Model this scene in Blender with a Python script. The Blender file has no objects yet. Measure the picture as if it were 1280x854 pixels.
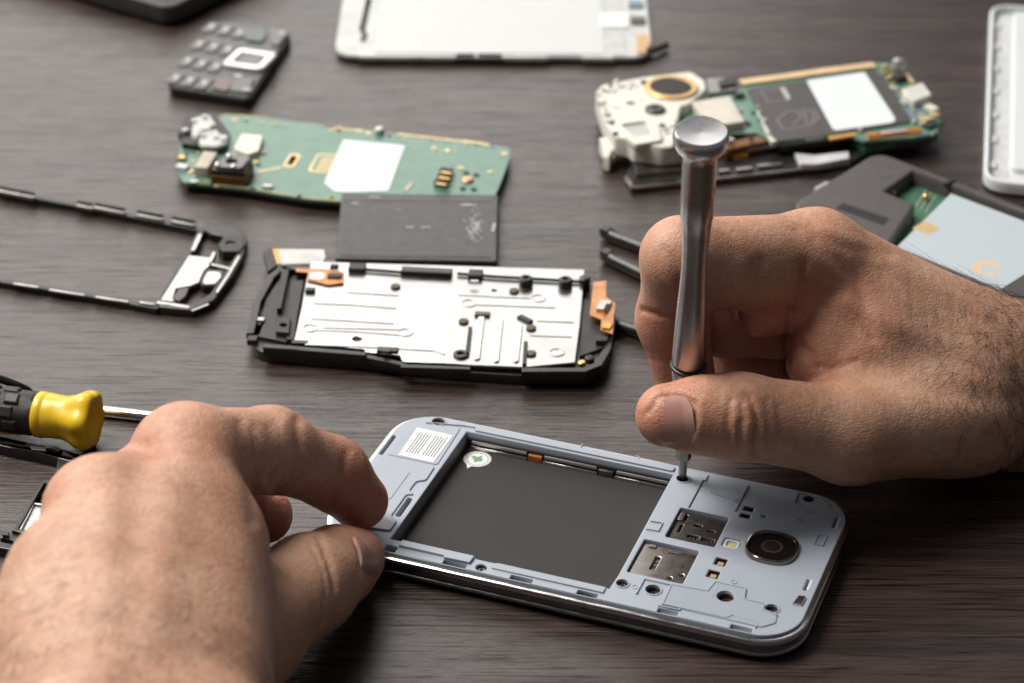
import bpy, bmesh, math, random
import numpy as np
from mathutils import Vector, Matrix
from mathutils.geometry import tessellate_polygon

random.seed(7)
RNG = np.random.default_rng(11)
S = 0.001                      # everything below is measured in millimetres
scene = bpy.context.scene
col = scene.collection

# ------------------------------------------------------------------ camera
W, H, FPX = 1280, 854, 3000.0
PITCH, CAMH, ROLL = 0.5389, 385.45, 0.0052
_c, _s = math.cos(PITCH), math.sin(PITCH)
FW = np.array([0, _c, -_s]); RT = np.array([1., 0, 0]); UP = np.array([0, _s, _c])
RR = RT * math.cos(ROLL) + UP * math.sin(ROLL)
UU = UP * math.cos(ROLL) - RT * math.sin(ROLL)
CAM = np.array([0, 0, CAMH])

cam = bpy.data.cameras.new('camera')
cam_o = bpy.data.objects.new('camera', cam); col.objects.link(cam_o)
scene.camera = cam_o
cam.sensor_width = 36.0; cam.sensor_fit = 'HORIZONTAL'
cam.lens = FPX / W * 36.0
cam.clip_start = 0.02; cam.clip_end = 50
M = Matrix.Identity(4)
for i, a in enumerate((RR, UU, -FW)):
    for k in range(3): M[k][i] = a[k]
M[2][3] = CAMH * S
cam_o.matrix_world = M
cam.dof.use_dof = True
cam.dof.focus_distance = 0.655
cam.dof.aperture_fstop = 15.0

# ------------------------------------------------------------------ light
world = bpy.data.worlds.new('World'); scene.world = world
world.use_nodes = True
bg = world.node_tree.nodes['Background']
bg.inputs[0].default_value = (0.92, 0.94, 1.0, 1); bg.inputs[1].default_value = 0.13

def area(name, loc, target, sx, sy, power, colr):
    l = bpy.data.lights.new(name, 'AREA'); l.shape = 'RECTANGLE'
    l.size = sx; l.size_y = sy; l.energy = power; l.color = colr
    o = bpy.data.objects.new(name, l); col.objects.link(o)
    o.location = loc
    o.rotation_euler = (Vector(target) - Vector(loc)).to_track_quat('-Z', 'Y').to_euler()
    return o
# tall window behind the table to the left, and a soft room light high on the left
area('window_light', (-0.95, 2.1, 0.95), (-0.1, 0.65, 0), 2.9, 1.5, 33, (1.0, 0.965, 0.92))
area('room_light', (-1.0, 0.95, 1.75), (0, 0.6, 0), 1.0, 1.0, 61, (1.0, 0.95, 0.89))

scene.view_settings.view_transform = 'Standard'
scene.view_settings.look = 'None'
scene.view_settings.exposure = 0.0
scene.view_settings.gamma = 1.0
scene.render.engine = 'CYCLES'
scene.cycles.use_denoising = True
scene.cycles.max_bounces = 8
scene.cycles.caustics_reflective = False
scene.cycles.caustics_refractive = False

# ------------------------------------------------------------------ pixels to places (mm)
def ray(x, y): return FW + RR * (x - W / 2) / FPX - UU * (y - H / 2) / FPX
def at(x, y, z=0.0):                       # where the pixel's ray meets the height z
    d = ray(x, y); return CAM + d * ((z - CAMH) / d[2])
def atY(x, y, Y):                          # where it meets the upright plane at distance Y
    d = ray(x, y); return CAM + d * (Y / d[1])
def pix(P):
    d = np.asarray(P, float) - CAM; z = d @ FW
    return np.stack([W / 2 + FPX * (d @ RR) / z, H / 2 - FPX * (d @ UU) / z], -1), z

# ------------------------------------------------------------------ materials
MATS = {}
def mat(name, c, rough=0.5, metal=0.0, var=0.12, vscale=120.0, bump=0.0, bscale=900.0, c2=None,
        coat=0.0, trans=0.0, aniso=0.0, rvar=0.1, spec=0.5):
    if name in MATS: return MATS[name]
    m = bpy.data.materials.new(name); m.use_nodes = True
    nt = m.node_tree; N = nt.nodes; L = nt.links
    b = N['Principled BSDF']
    b.inputs['Metallic'].default_value = metal
    b.inputs['Specular IOR Level'].default_value = spec
    if coat: b.inputs['Coat Weight'].default_value = coat
    if trans: b.inputs['Transmission Weight'].default_value = trans
    tc = N.new('ShaderNodeTexCoord')
    n = N.new('ShaderNodeTexNoise'); n.inputs['Scale'].default_value = vscale; n.inputs['Detail'].default_value = 5
    L.new(tc.outputs['Object'], n.inputs['Vector'])
    r = N.new('ShaderNodeValToRGB')
    c2 = c2 or tuple(max(0, x * (1 - 2 * var)) for x in c)
    r.color_ramp.elements[0].position = 0.3; r.color_ramp.elements[1].position = 0.7
    r.color_ramp.elements[0].color = (*c2, 1); r.color_ramp.elements[1].color = (*c, 1)
    L.new(n.outputs['Fac'], r.inputs['Fac']); L.new(r.outputs['Color'], b.inputs['Base Color'])
    mr = N.new('ShaderNodeMapRange')
    mr.inputs['To Min'].default_value = max(0.02, rough - rvar); mr.inputs['To Max'].default_value = min(1, rough + rvar)
    n2 = N.new('ShaderNodeTexNoise'); n2.inputs['Scale'].default_value = vscale * 2.7; n2.inputs['Detail'].default_value = 6
    L.new(tc.outputs['Object'], n2.inputs['Vector'])
    L.new(n2.outputs['Fac'], mr.inputs['Value']); L.new(mr.outputs['Result'], b.inputs['Roughness'])
    if bump:
        n3 = N.new('ShaderNodeTexNoise'); n3.inputs['Scale'].default_value = bscale; n3.inputs['Detail'].default_value = 3
        L.new(tc.outputs['Object'], n3.inputs['Vector'])
        bp = N.new('ShaderNodeBump'); bp.inputs['Strength'].default_value = bump; bp.inputs['Distance'].default_value = 0.0002
        L.new(n3.outputs['Fac'], bp.inputs['Height']); L.new(bp.outputs['Normal'], b.inputs['Normal'])
    MATS[name] = m
    return m

# ------------------------------------------------------------------ shapes (millimetres in, metres out)
def mesh_obj(name, verts, faces, m, parent=None, smooth=35, mats=None, fm=None):
    me = bpy.data.meshes.new(name)
    me.from_pydata([tuple(float(c) * S for c in v) for v in verts], [], [tuple(int(i) for i in f) for f in faces])
    me.update()
    bm = bmesh.new(); bm.from_mesh(me)
    bmesh.ops.recalc_face_normals(bm, faces=bm.faces)
    if smooth:
        lim = math.radians(smooth)
        bm.normal_update()
        cap = {f: (abs(f.normal.z) > 0.9995 or len(f.verts) > 4) for f in bm.faces}
        for f in bm.faces: f.smooth = True
        for e in bm.edges:
            if len(e.link_faces) == 2:
                a, b = e.link_faces
                e.smooth = (cap[a] == cap[b]) and a.normal.angle(b.normal, 0) < lim
    bm.to_mesh(me); bm.free()
    o = bpy.data.objects.new(name, me); col.objects.link(o)
    me.materials.append(m)
    if parent is not None: o.parent = parent
    return o

class MB:
    """collects shapes for ONE part"""
    def __init__(s): s.v = []; s.f = []
    def add(s, v, f):
        n = len(s.v); s.v += [tuple(map(float, p)) for p in v]; s.f += [tuple(i + n for i in q) for q in f]; return s
    def plate(s, outer, z0, z1, holes=(), ch=0.25, chb=0.0):
        v, f = plate_geo(outer, z0, z1, holes, ch, chb); return s.add(v, f)
    def box(s, x0, y0, z0, x1, y1, z1, ch=0.2):
        x0, x1 = min(x0, x1), max(x0, x1); y0, y1 = min(y0, y1), max(y0, y1)
        ch = min(ch, 0.3 * min(x1 - x0, y1 - y0, z1 - z0))
        return s.plate([(x0, y0), (x1, y0), (x1, y1), (x0, y1)], z0, z1, (), ch)
    def obox(s, cx, cy, lx, ly, z0, z1, ang=0.0, ch=0.2):
        c, q = math.cos(ang), math.sin(ang)
        P = [(cx + a * lx / 2 * c - b * ly / 2 * q, cy + a * lx / 2 * q + b * ly / 2 * c) for a, b in ((-1, -1), (1, -1), (1, 1), (-1, 1))]
        return s.plate(P, z0, z1, (), min(ch, 0.3 * min(lx, ly, z1 - z0)))
    def lathe(s, prof, c=(0, 0, 0), n=32, axis=None):
        """prof: (radius, height) pairs along axis"""
        ax = Vector(axis or (0, 0, 1)).normalized()
        q = Vector((0, 0, 1)).rotation_difference(ax)
        v = []; f = []
        for r, z in prof:
            for k in range(n):
                a = 2 * math.pi * k / n
                p = q @ Vector((r * math.cos(a), r * math.sin(a), z)); v.append((p.x + c[0], p.y + c[1], p.z + c[2]))
        m = len(prof)
        for i in range(m - 1):
            for k in range(n):
                f.append((i * n + k, i * n + (k + 1) % n, (i + 1) * n + (k + 1) % n, (i + 1) * n + k))
        f.append(tuple(range(n))); f.append(tuple((m - 1) * n + k for k in range(n)))
        return s.add(v, f)
    def tube(s, pts, r, n=8):
        P = [Vector(p) for p in pts]; v = []; f = []
        rr = r if hasattr(r, '__len__') else [r] * len(P)
        t0 = (P[1] - P[0]).normalized()
        nrm = t0.orthogonal().normalized()
        for i, p in enumerate(P):
            t = (P[min(i + 1, len(P) - 1)] - P[max(i - 1, 0)]).normalized()
            nrm = (nrm - t * nrm.dot(t)).normalized(); b = t.cross(nrm)
            for k in range(n):
                a = 2 * math.pi * k / n; v.append(p + (nrm * math.cos(a) + b * math.sin(a)) * rr[i])
        for i in range(len(P) - 1):
            for k in range(n):
                f.append((i * n + k, i * n + (k + 1) % n, (i + 1) * n + (k + 1) % n, (i + 1) * n + k))
        f.append(tuple(range(n))); f.append(tuple((len(P) - 1) * n + k for k in range(n)))
        return s.add(v, f)
    def build(s, name, m, parent=None, smooth=35, label=None):
        o = mesh_obj(name, s.v, s.f, m, parent, smooth)
        if label: o['label'] = label
        return o

def area2(p): return sum(p[i - 1][0] * p[i][1] - p[i][0] * p[i - 1][1] for i in range(len(p)))
def ccw(p): return list(p) if area2(p) > 0 else list(reversed(p))
def inset(p, d):
    """move a loop inwards (ccw) by d"""
    n = len(p); out = []
    for i in range(n):
        a, b, c = p[i - 1], p[i], p[(i + 1) % n]
        e1 = Vector((b[0] - a[0], b[1] - a[1])); e2 = Vector((c[0] - b[0], c[1] - b[1]))
        if e1.length < 1e-6 or e2.length < 1e-6: out.append(b); continue
        e1.normalize(); e2.normalize()
        n1 = Vector((-e1.y, e1.x)); n2 = Vector((-e2.y, e2.x)); m = n1 + n2
        k = d / max(0.35, 1 + n1.dot(n2)); out.append((b[0] + m.x * k, b[1] + m.y * k))
    return out
def plate_geo(outer, z0, z1, holes=(), ch=0.25, chb=0.0):
    loops = [ccw(outer)] + [list(reversed(ccw(h))) for h in holes]
    ch = min(ch, 0.45 * (z1 - z0))
    rings = [[], []]
    v = []; f = []
    tops = []; bots = []
    for lp in loops:
        n = len(lp); lv = []
        if chb: lv.append((inset(lp, chb), z0)); lv.append((lp, z0 + chb))
        else: lv.append((lp, z0))
        if ch:
            lv.append((lp, z1 - ch)); lv.append((inset(lp, ch * 0.3), z1 - ch * 0.3)); lv.append((inset(lp, ch), z1))
        else: lv.append((lp, z1))
        base = len(v)
        for l, z in lv: v += [(x, y, z) for x, y in l]
        for i in range(len(lv) - 1):
            for k in range(n):
                a = base + i * n
                f.append((a + k, a + (k + 1) % n, a + n + (k + 1) % n, a + n + k))
        bots.append([base + k for k in range(n)]); tops.append([base + (len(lv) - 1) * n + k for k in range(n)])
    for group in (tops, bots):
        ids = [i for l in group for i in l]
        tri = tessellate_polygon([[Vector((v[i][0], v[i][1], 0)) for i in l] for l in group])
        f += [tuple(ids[i] for i in t) for t in tri]
    return v, f
def rrect(x0, y0, x1, y1, r, n=6):
    r = min(r, (x1 - x0) / 2 - 1e-3, (y1 - y0) / 2 - 1e-3); P = []
    for cx, cy, a0 in ((x1 - r, y0 + r, -90), (x1 - r, y1 - r, 0), (x0 + r, y1 - r, 90), (x0 + r, y0 + r, 180)):
        for k in range(n + 1):
            a = math.radians(a0 + 90 * k / n); P.append((cx + r * math.cos(a), cy + r * math.sin(a)))
    return P
def circ(x, y, r, n=20, ry=None):
    ry = ry or r
    return [(x + r * math.cos(2 * math.pi * k / n), y + ry * math.sin(2 * math.pi * k / n)) for k in range(n)]
def roundpoly(P, r, n=4):
    P = ccw(P); out = []; m = len(P)
    for i in range(m):
        a, b, c = Vector(P[i - 1]), Vector(P[i]), Vector(P[(i + 1) % m])
        d1 = (a - b); d2 = (c - b); q = min(r, d1.length * .45, d2.length * .45)
        s0 = b + d1.normalized() * q; s1 = b + d2.normalized() * q
        for k in range(n + 1):
            t = k / n; p = s0 * (1 - t) ** 2 + b * 2 * t * (1 - t) + s1 * t * t; out.append((p.x, p.y))
    return out

def thing(name, label, cat, loc=(0, 0, 0), rz=0.0, group=None):
    o = bpy.data.objects.new(name, None); col.objects.link(o)
    o.empty_display_size = 0.01
    o.location = tuple(c * S for c in loc); o.rotation_euler = (0, 0, rz)
    o['label'] = label; o['category'] = cat
    if group: o['group'] = group
    return o
class Frame:
    """a thing's own flat frame: turns photo pixels at height z into its local mm"""
    def __init__(s, ox, oy, yaw): s.o = np.array([ox, oy]); s.c = math.cos(yaw); s.s = math.sin(yaw); s.yaw = yaw
    def p(s, x, y, z=0.0):
        d = at(x, y, z)[:2] - s.o; return (float(d[0] * s.c + d[1] * s.s), float(-d[0] * s.s + d[1] * s.c))
    def poly(s, pts, z=0.0): return [s.p(x, y, z) for x, y in pts]
# ================================================================== hands
def smin(a, b, k):
    h = np.clip(0.5 + 0.5 * (b - a) / k, 0, 1)
    return b + (a - b) * h - k * h * (1 - h)

def surface_nets(D, org, vs):
    ins = D < 0
    nx, ny, nz = D.shape
    def corner(a, i, j, k): return a[i:nx - 1 + i, j:ny - 1 + j, k:nz - 1 + k]
    cnt = sum(corner(ins, i, j, k).astype(np.int8) for i in (0, 1) for j in (0, 1) for k in (0, 1))
    act = (cnt > 0) & (cnt < 8)
    idx = np.argwhere(act)
    vid = -np.ones(act.shape, np.int32); vid[act] = np.arange(len(idx))
    acc = np.zeros((len(idx), 3)); num = np.zeros(len(idx))
    I, J, K = idx.T
    for ax in range(3):
        for a in (0, 1):
            for b in (0, 1):
                o0 = [0, 0, 0]; o0[(ax + 1) % 3] = a; o0[(ax + 2) % 3] = b
                o1 = list(o0); o1[ax] = 1
                d0 = D[I + o0[0], J + o0[1], K + o0[2]]; d1 = D[I + o1[0], J + o1[1], K + o1[2]]
                m = (d0 < 0) != (d1 < 0)
                t = np.where(m, d0 / np.where(m, d0 - d1, 1), 0)
                p = np.tile(np.array(o0, float), (len(idx), 1)); p[:, ax] += t
                acc[m] += p[m]; num[m] += 1
    V = (idx + acc / num[:, None]) * vs + org
    F = []
    for ax in range(3):
        u, w = (ax + 1) % 3, (ax + 2) % 3
        sl0 = [slice(None)] * 3; sl1 = [slice(None)] * 3
        sl0[ax] = slice(0, -1); sl1[ax] = slice(1, None)
        a = ins[tuple(sl0)]; b = ins[tuple(sl1)]
        E = np.argwhere(a != b)
        E = E[(E[:, u] > 0) & (E[:, w] > 0) & (E[:, u] < D.shape[u] - 1) & (E[:, w] < D.shape[w] - 1)]
        flip = a[E[:, 0], E[:, 1], E[:, 2]]
        def g(du, dw):
            e = E.copy(); e[:, u] -= du; e[:, w] -= dw; return vid[e[:, 0], e[:, 1], e[:, 2]]
        q = np.stack([g(1, 1), g(0, 1), g(0, 0), g(1, 0)], -1)
        q[~flip] = q[~flip][:, ::-1]
        F.append(q)
    return V, np.concatenate(F)

def hand_mesh(palm, fingers, vs=0.85, kpalm=10.0, kbase=6.0, kf=0.5, clip=None):
    """palm / finger: lists of (a, b, ra, rb); returns verts, quads"""
    allp = palm + [p for f in fingers for p in f]
    lo = np.min([np.minimum(np.array(a) - ra, np.array(b) - rb) for a, b, ra, rb in allp], 0) - 4
    hi = np.max([np.maximum(np.array(a) + ra, np.array(b) + rb) for a, b, ra, rb in allp], 0) + 4
    if clip is not None: lo = np.maximum(lo, clip[0]); hi = np.minimum(hi, clip[1])
    n = np.ceil((hi - lo) / vs).astype(int) + 1
    g = [(lo[i] + np.arange(n[i]) * vs).astype(np.float32) for i in range(3)]
    def field(prims, k):
        D = np.full(n, 60.0, np.float32)
        for a, b, ra, rb in prims:
            a = np.array(a, np.float32); b = np.array(b, np.float32); R = max(ra, rb) + 16
            sl = []
            for i in range(3):
                l = int(np.searchsorted(g[i], min(a[i], b[i]) - R)); h = int(np.searchsorted(g[i], max(a[i], b[i]) + R))
                sl.append(slice(max(l, 0), max(h, l + 1)))
            X = g[0][sl[0]][:, None, None] - a[0]; Y = g[1][sl[1]][None, :, None] - a[1]; Z = g[2][sl[2]][None, None, :] - a[2]
            ba = b - a; L2 = max(float(ba @ ba), 1e-6)
            t = np.clip((X * ba[0] + Y * ba[1] + Z * ba[2]) / L2, 0, 1)
            d = np.sqrt((X - t * ba[0]) ** 2 + (Y - t * ba[1]) ** 2 + (Z - t * ba[2]) ** 2) - (ra + (rb - ra) * t)
            D[tuple(sl)] = smin(D[tuple(sl)], d, k)
        return D
    P = field(palm, kpalm); T = P
    for f in fingers:
        T = smin(T, smin(P, field(f, 4.0), kbase), kf)
    for ax_ in range(3):                       # close the ends
        e = [slice(None)] * 3
        for side in (0, -1): e[ax_] = side; T[tuple(e)] = np.maximum(T[tuple(e)], 0.4)
    V, F = surface_nets(T, lo, vs)
    # relax the voxel steps
    E = np.concatenate([F[:, [0, 1]], F[:, [1, 2]], F[:, [2, 3]], F[:, [3, 0]]])
    for it in range(6):
        acc = np.zeros_like(V); c = np.zeros(len(V))
        for a, b in ((0, 1), (1, 0)):
            for d in range(3): acc[:, d] += np.bincount(E[:, a], V[E[:, b], d], len(V))
            c += np.bincount(E[:, a], minlength=len(V))
        w = 0.5 if it % 2 == 0 else -0.52
        V = V + w * (acc / np.maximum(c, 1)[:, None] - V)
    return V, F

def normals(V, F):
    n = np.cross(V[F[:, 2]] - V[F[:, 0]], V[F[:, 3]] - V[F[:, 1]])
    N = np.zeros_like(V)
    for k in range(4):
        for d in range(3): N[:, d] += np.bincount(F[:, k], n[:, d], len(V))
    return N / np.maximum(np.linalg.norm(N, axis=1), 1e-9)[:, None]

def polydist(Q, L):
    """2-D distance from the points Q to the polyline L, and how far along"""
    best = np.full(len(Q), 1e9); L = np.array(L, float)
    for a, b in zip(L[:-1], L[1:]):
        ba = b - a; t = np.clip(((Q - a) @ ba) / max(ba @ ba, 1e-9), 0, 1)
        best = np.minimum(best, np.linalg.norm(Q - a - t[:, None] * ba, axis=1))
    return best

def carve(V, F, marks):
    """press creases (negative) or raise ridges (positive) along lines seen in the photograph, on the skin facing that way"""
    N = normals(V, F); Q, z = pix(V)
    view = CAM - V; view /= np.linalg.norm(view, axis=1)[:, None]
    front = np.clip(((N * view).sum(1)) / 0.25, 0, 1)
    out = np.zeros(len(V))
    for L, w, dep, zr in marks:
        d = polydist(Q, L)
        m = np.exp(-(d / w) ** 2) * front
        if zr: m = m * ((V[:, 1] > zr[0]) & (V[:, 1] < zr[1]))
        out += dep * m
    return V + N * out[:, None]

def skin_material(name, tint=(1, 1, 1)):
    m = bpy.data.materials.new(name); m.use_nodes = True
    nt = m.node_tree; N = nt.nodes; L = nt.links; b = N['Principled BSDF']
    tc = N.new('ShaderNodeTexCoord')
    def noise(scale, detail=4, rough=0.55):
        n = N.new('ShaderNodeTexNoise'); n.inputs['Scale'].default_value = scale
        n.inputs['Detail'].default_value = detail; n.inputs['Roughness'].default_value = rough
        L.new(tc.outputs['Object'], n.inputs['Vector']); return n
    def ramp(src, stops):
        r = N.new('ShaderNodeValToRGB'); e = r.color_ramp.elements
        e[0].position, e[0].color = stops[0][0], (*stops[0][1], 1); e[1].position, e[1].color = stops[-1][0], (*stops[-1][1], 1)
        for p, c in stops[1:-1]:
            q = e.new(p); q.color = (*c, 1)
        L.new(src, r.inputs['Fac']); return r
    t = lambda c: tuple(a * k for a, k in zip(c, tint))
    base = ramp(noise(38, 5).outputs['Fac'], [(0.30, t((0.43, 0.230, 0.150))), (0.50, t((0.53, 0.318, 0.218))), (0.70, t((0.60, 0.388, 0.280)))])
    fine = ramp(noise(420, 5, 0.7).outputs['Fac'], [(0.35, (0.80, 0.74, 0.70)), (0.62, (1.0, 1.0, 1.0))])
    mul = N.new('ShaderNodeMixRGB'); mul.blend_type = 'MULTIPLY'; mul.inputs['Fac'].default_value = 0.85
    L.new(base.outputs['Color'], mul.inputs['Color1']); L.new(fine.outputs['Color'], mul.inputs['Color2'])
    red = N.new('ShaderNodeAttribute'); red.attribute_name = 'flush'
    mx = N.new('ShaderNodeMixRGB'); mx.blend_type = 'MULTIPLY'; mx.inputs['Color2'].default_value = (1.02, 0.66, 0.60, 1)
    blot = ramp(noise(120, 4, 0.6).outputs['Fac'], [(0.42, (1.0, 1.0, 1.0)), (0.66, (1.0, 0.84, 0.80))])
    ml2 = N.new('ShaderNodeMixRGB'); ml2.blend_type = 'MULTIPLY'; ml2.inputs['Fac'].default_value = 0.5
    L.new(mul.outputs['Color'], ml2.inputs['Color1']); L.new(blot.outputs['Color'], ml2.inputs['Color2'])
    L.new(red.outputs['Fac'], mx.inputs['Fac']); L.new(ml2.outputs['Color'], mx.inputs['Color1'])
    L.new(mx.outputs['Color'], b.inputs['Base Color'])
    b.inputs['Subsurface Weight'].default_value = 0.13
    b.inputs['Subsurface Radius'].default_value = (1.0, 0.36, 0.18)
    b.inputs['Subsurface Scale'].default_value = 0.0030
    b.inputs['Specular IOR Level'].default_value = 0.42
    rr = N.new('ShaderNodeMapRange'); rr.inputs['To Min'].default_value = 0.38; rr.inputs['To Max'].default_value = 0.62
    L.new(noise(260, 4).outputs['Fac'], rr.inputs['Value']); L.new(rr.outputs['Result'], b.inputs['Roughness'])
    # skin relief: net of fine lines, pores, soft lumps
    v1 = N.new('ShaderNodeTexVoronoi'); v1.feature = 'DISTANCE_TO_EDGE'; v1.inputs['Scale'].default_value = 900
    mp = N.new('ShaderNodeMapping'); mp.inputs['Scale'].default_value = (0.55, 1.0, 1.0); mp.inputs['Rotation'].default_value = (0.3, 0.2, 0.5)
    nz = noise(180, 3)
    ad = N.new('ShaderNodeVectorMath'); ad.operation = 'MULTIPLY_ADD'; ad.inputs[1].default_value = (0.0016, 0.0016, 0.0016)
    L.new(nz.outputs['Color'], ad.inputs[0]); L.new(tc.outputs['Object'], ad.inputs[2])
    L.new(ad.outputs['Vector'], mp.inputs['Vector']); L.new(mp.outputs['Vector'], v1.inputs['Vector'])
    pr = N.new('ShaderNodeMapRange'); pr.inputs['From Max'].default_value = 0.18
    L.new(v1.outputs['Distance'], pr.inputs['Value'])
    b1 = N.new('ShaderNodeBump'); b1.inputs['Strength'].default_value = 0.28; b1.inputs['Distance'].default_value = 0.00022
    L.new(pr.outputs['Result'], b1.inputs['Height'])
    b2 = N.new('ShaderNodeBump'); b2.inputs['Distance'].default_value = 0.0006
    def masked(sock, lo, hi, sc):
        k = N.new('ShaderNodeMapRange'); k.inputs['From Min'].default_value = 0.35; k.inputs['From Max'].default_value = 0.65
        k.inputs['To Min'].default_value = lo; k.inputs['To Max'].default_value = hi
        L.new(noise(sc, 2).outputs['Fac'], k.inputs['Value']); L.new(k.outputs['Result'], sock)
    masked(b2.inputs['Strength'], 0.06, 0.30, 46)
    L.new(noise(330, 5, 0.6).outputs['Fac'], b2.inputs['Height']); L.new(b1.outputs['Normal'], b2.inputs['Normal'])
    mp3 = N.new('ShaderNodeMapping'); mp3.inputs['Scale'].default_value = (1.0, 1.0, 0.22)
    L.new(ad.outputs['Vector'], mp3.inputs['Vector'])
    n3 = N.new('ShaderNodeTexNoise'); n3.inputs['Scale'].default_value = 760; n3.inputs['Detail'].default_value = 3
    L.new(mp3.outputs['Vector'], n3.inputs['Vector'])
    b3 = N.new('ShaderNodeBump'); b3.inputs['Distance'].default_value = 0.0005; masked(b3.inputs['Strength'], 0.05, 0.50, 33)
    L.new(n3.outputs['Fac'], b3.inputs['Height']); L.new(b2.outputs['Normal'], b3.inputs['Normal'])
    L.new(b3.outputs['Normal'], b.inputs['Normal'])
    return m

def nail_mesh(name, parent, o, ax, nrm, length, width, depth, m):
    """a curved fingernail plate: o base centre, ax towards the tip, nrm out of the nail"""
    ax = Vector(ax).normalized(); nrm = Vector(nrm); nrm = (nrm - ax * nrm.dot(ax)).normalized(); sd = ax.cross(nrm)
    v = []; f = []; nu, nv = 14, 12
    for i in range(nu + 1):
        u = i / nu
        ww = width * (0.80 + 0.20 * math.sin(math.pi * min(1, u * 1.1 + .1))) * (1 if u < .75 else math.sqrt(max(0.02, 1 - ((u - .75) / .27) ** 2)))
        if u < .2: ww *= math.sqrt(max(0.05, 1 - ((.2 - u) / .24) ** 2))
        for j in range(nv + 1):
            t = j / nv * 2 - 1
            p = Vector(o) + ax * (u * length) + sd * (t * ww / 2) + nrm * (depth * (1 - (t * ww / width) ** 2) - 0.9 * u * u * 1.2)
            v.append(p)
    for i in range(nu):
        for j in range(nv):
            a = i * (nv + 1) + j; f.append((a, a + 1, a + nv + 2, a + nv + 1))
    n = len(v)
    v += [p - nrm * 1.0 for p in v]
    f += [tuple(reversed([i + n for i in q])) for q in f]
    rim = [j for j in range(nv + 1)] + [i * (nv + 1) + nv for i in range(1, nu + 1)] + [nu * (nv + 1) + j for j in range(nv - 1, -1, -1)] + [i * (nv + 1) for i in range(nu - 1, 0, -1)]
    for a, b in zip(rim, rim[1:] + rim[:1]): f.append((a, b, b + n, a + n))
    o_ = mesh_obj(name, v, f, m, parent, 50)
    al = o_.data.attributes.new('along', 'FLOAT', 'POINT')
    al.data.foreach_set('value', [(i % n) // (nv + 1) / nu + 0.05 * ((((i % n) % (nv + 1)) / nv * 2 - 1) ** 2) for i in range(2 * n)])
    return o_

def hairs(name, parent, V, N, pick, n, lmin, lmax, rad, flow, m, lift=0.45, curl=0.35):
    """thin tapering strands growing from the skin"""
    ids = np.flatnonzero(pick)
    w = pick[ids] / pick[ids].sum()
    ids = RNG.choice(ids, n, p=w)
    vv = []; ff = []
    for i in ids:
        p = V[i] + RNG.normal(0, .3, 3); nn = N[i]
        d = np.array(flow(V[i]), float) + RNG.normal(0, .35, 3); d -= nn * (d @ nn); d /= np.linalg.norm(d) + 1e-9
        L = RNG.uniform(lmin, lmax); seg = 5
        side = np.cross(nn, d); bend = RNG.normal(0, curl)
        b = len(vv); q = p - nn * .25
        for k in range(seg + 1):
            t = k / seg; r = rad * (1 - 0.85 * t)
            dirv = d * math.cos(bend * t * 1.6) + side * math.sin(bend * t * 1.6)
            up = nn * lift * (1 - 0.9 * t)
            stp = dirv + up; stp = stp / np.linalg.norm(stp) * L / seg
            if k: q = q + stp
            for a in range(3):
                an = 2.094 * a; vv.append(q + (side * math.cos(an) + nn * math.sin(an)) * r)
        for k in range(seg):
            for a in range(3):
                s0 = b + k * 3; ff.append((s0 + a, s0 + (a + 1) % 3, s0 + 3 + (a + 1) % 3, s0 + 3 + a))
    me = bpy.data.meshes.new(name)
    me.from_pydata([tuple(float(c) * S for c in p) for p in vv], [], ff); me.materials.append(m); me.shade_smooth()
    o = bpy.data.objects.new(name, me); col.objects.link(o); o.parent = parent; o['kind'] = 'stuff'
    return o

def make_hand(name, label, V, F, m, flush):
    me = bpy.data.meshes.new(name)
    me.from_pydata([tuple(p) for p in (V * S).tolist()], [], F.tolist()); me.update(); me.shade_smooth()
    o = bpy.data.objects.new(name, me); col.objects.link(o); me.materials.append(m)
    a = me.attributes.new('flush', 'FLOAT', 'POINT'); a.data.foreach_set('value', flush.astype(np.float32))
    o['label'] = label; o['category'] = 'hand'
    return o

SKIN = skin_material('skin')
def nail_material():
    m = mat('nail_plate', (0.47, 0.265, 0.225), 0.34, 0, 0.08, 130, bump=0.06, bscale=500, spec=0.35)
    nt = m.node_tree; N = nt.nodes; L = nt.links; b = N['Principled BSDF']
    at_ = N.new('ShaderNodeAttribute'); at_.attribute_name = 'along'
    r = N.new('ShaderNodeValToRGB'); e = r.color_ramp.elements
    e[0].position = 0.02; e[0].color = (0.46, 0.29, 0.235, 1); e[1].position = 1.0; e[1].color = (0.45, 0.27, 0.21, 1)
    for p, c in ((0.16, (0.44, 0.26, 0.21)), (0.27, (0.37, 0.19, 0.155)), (0.80, (0.35, 0.175, 0.145)), (0.92, (0.42, 0.245, 0.195))):
        q = e.new(p); q.color = (*c, 1)
    L.new(at_.outputs['Fac'], r.inputs['Fac']); L.new(r.outputs['Color'], b.inputs['Base Color'])
    return m
NAIL = nail_material()
HAIR = mat('dark_hair', (0.045, 0.026, 0.018), 0.5, 0, 0.2, 300)
FUZZ = mat('light_hair', (0.33, 0.19, 0.11), 0.5, 0, 0.2, 300)
def blob(V, c, r): return np.exp(-((V - np.array(c)) ** 2).sum(1) / r ** 2)

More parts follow.
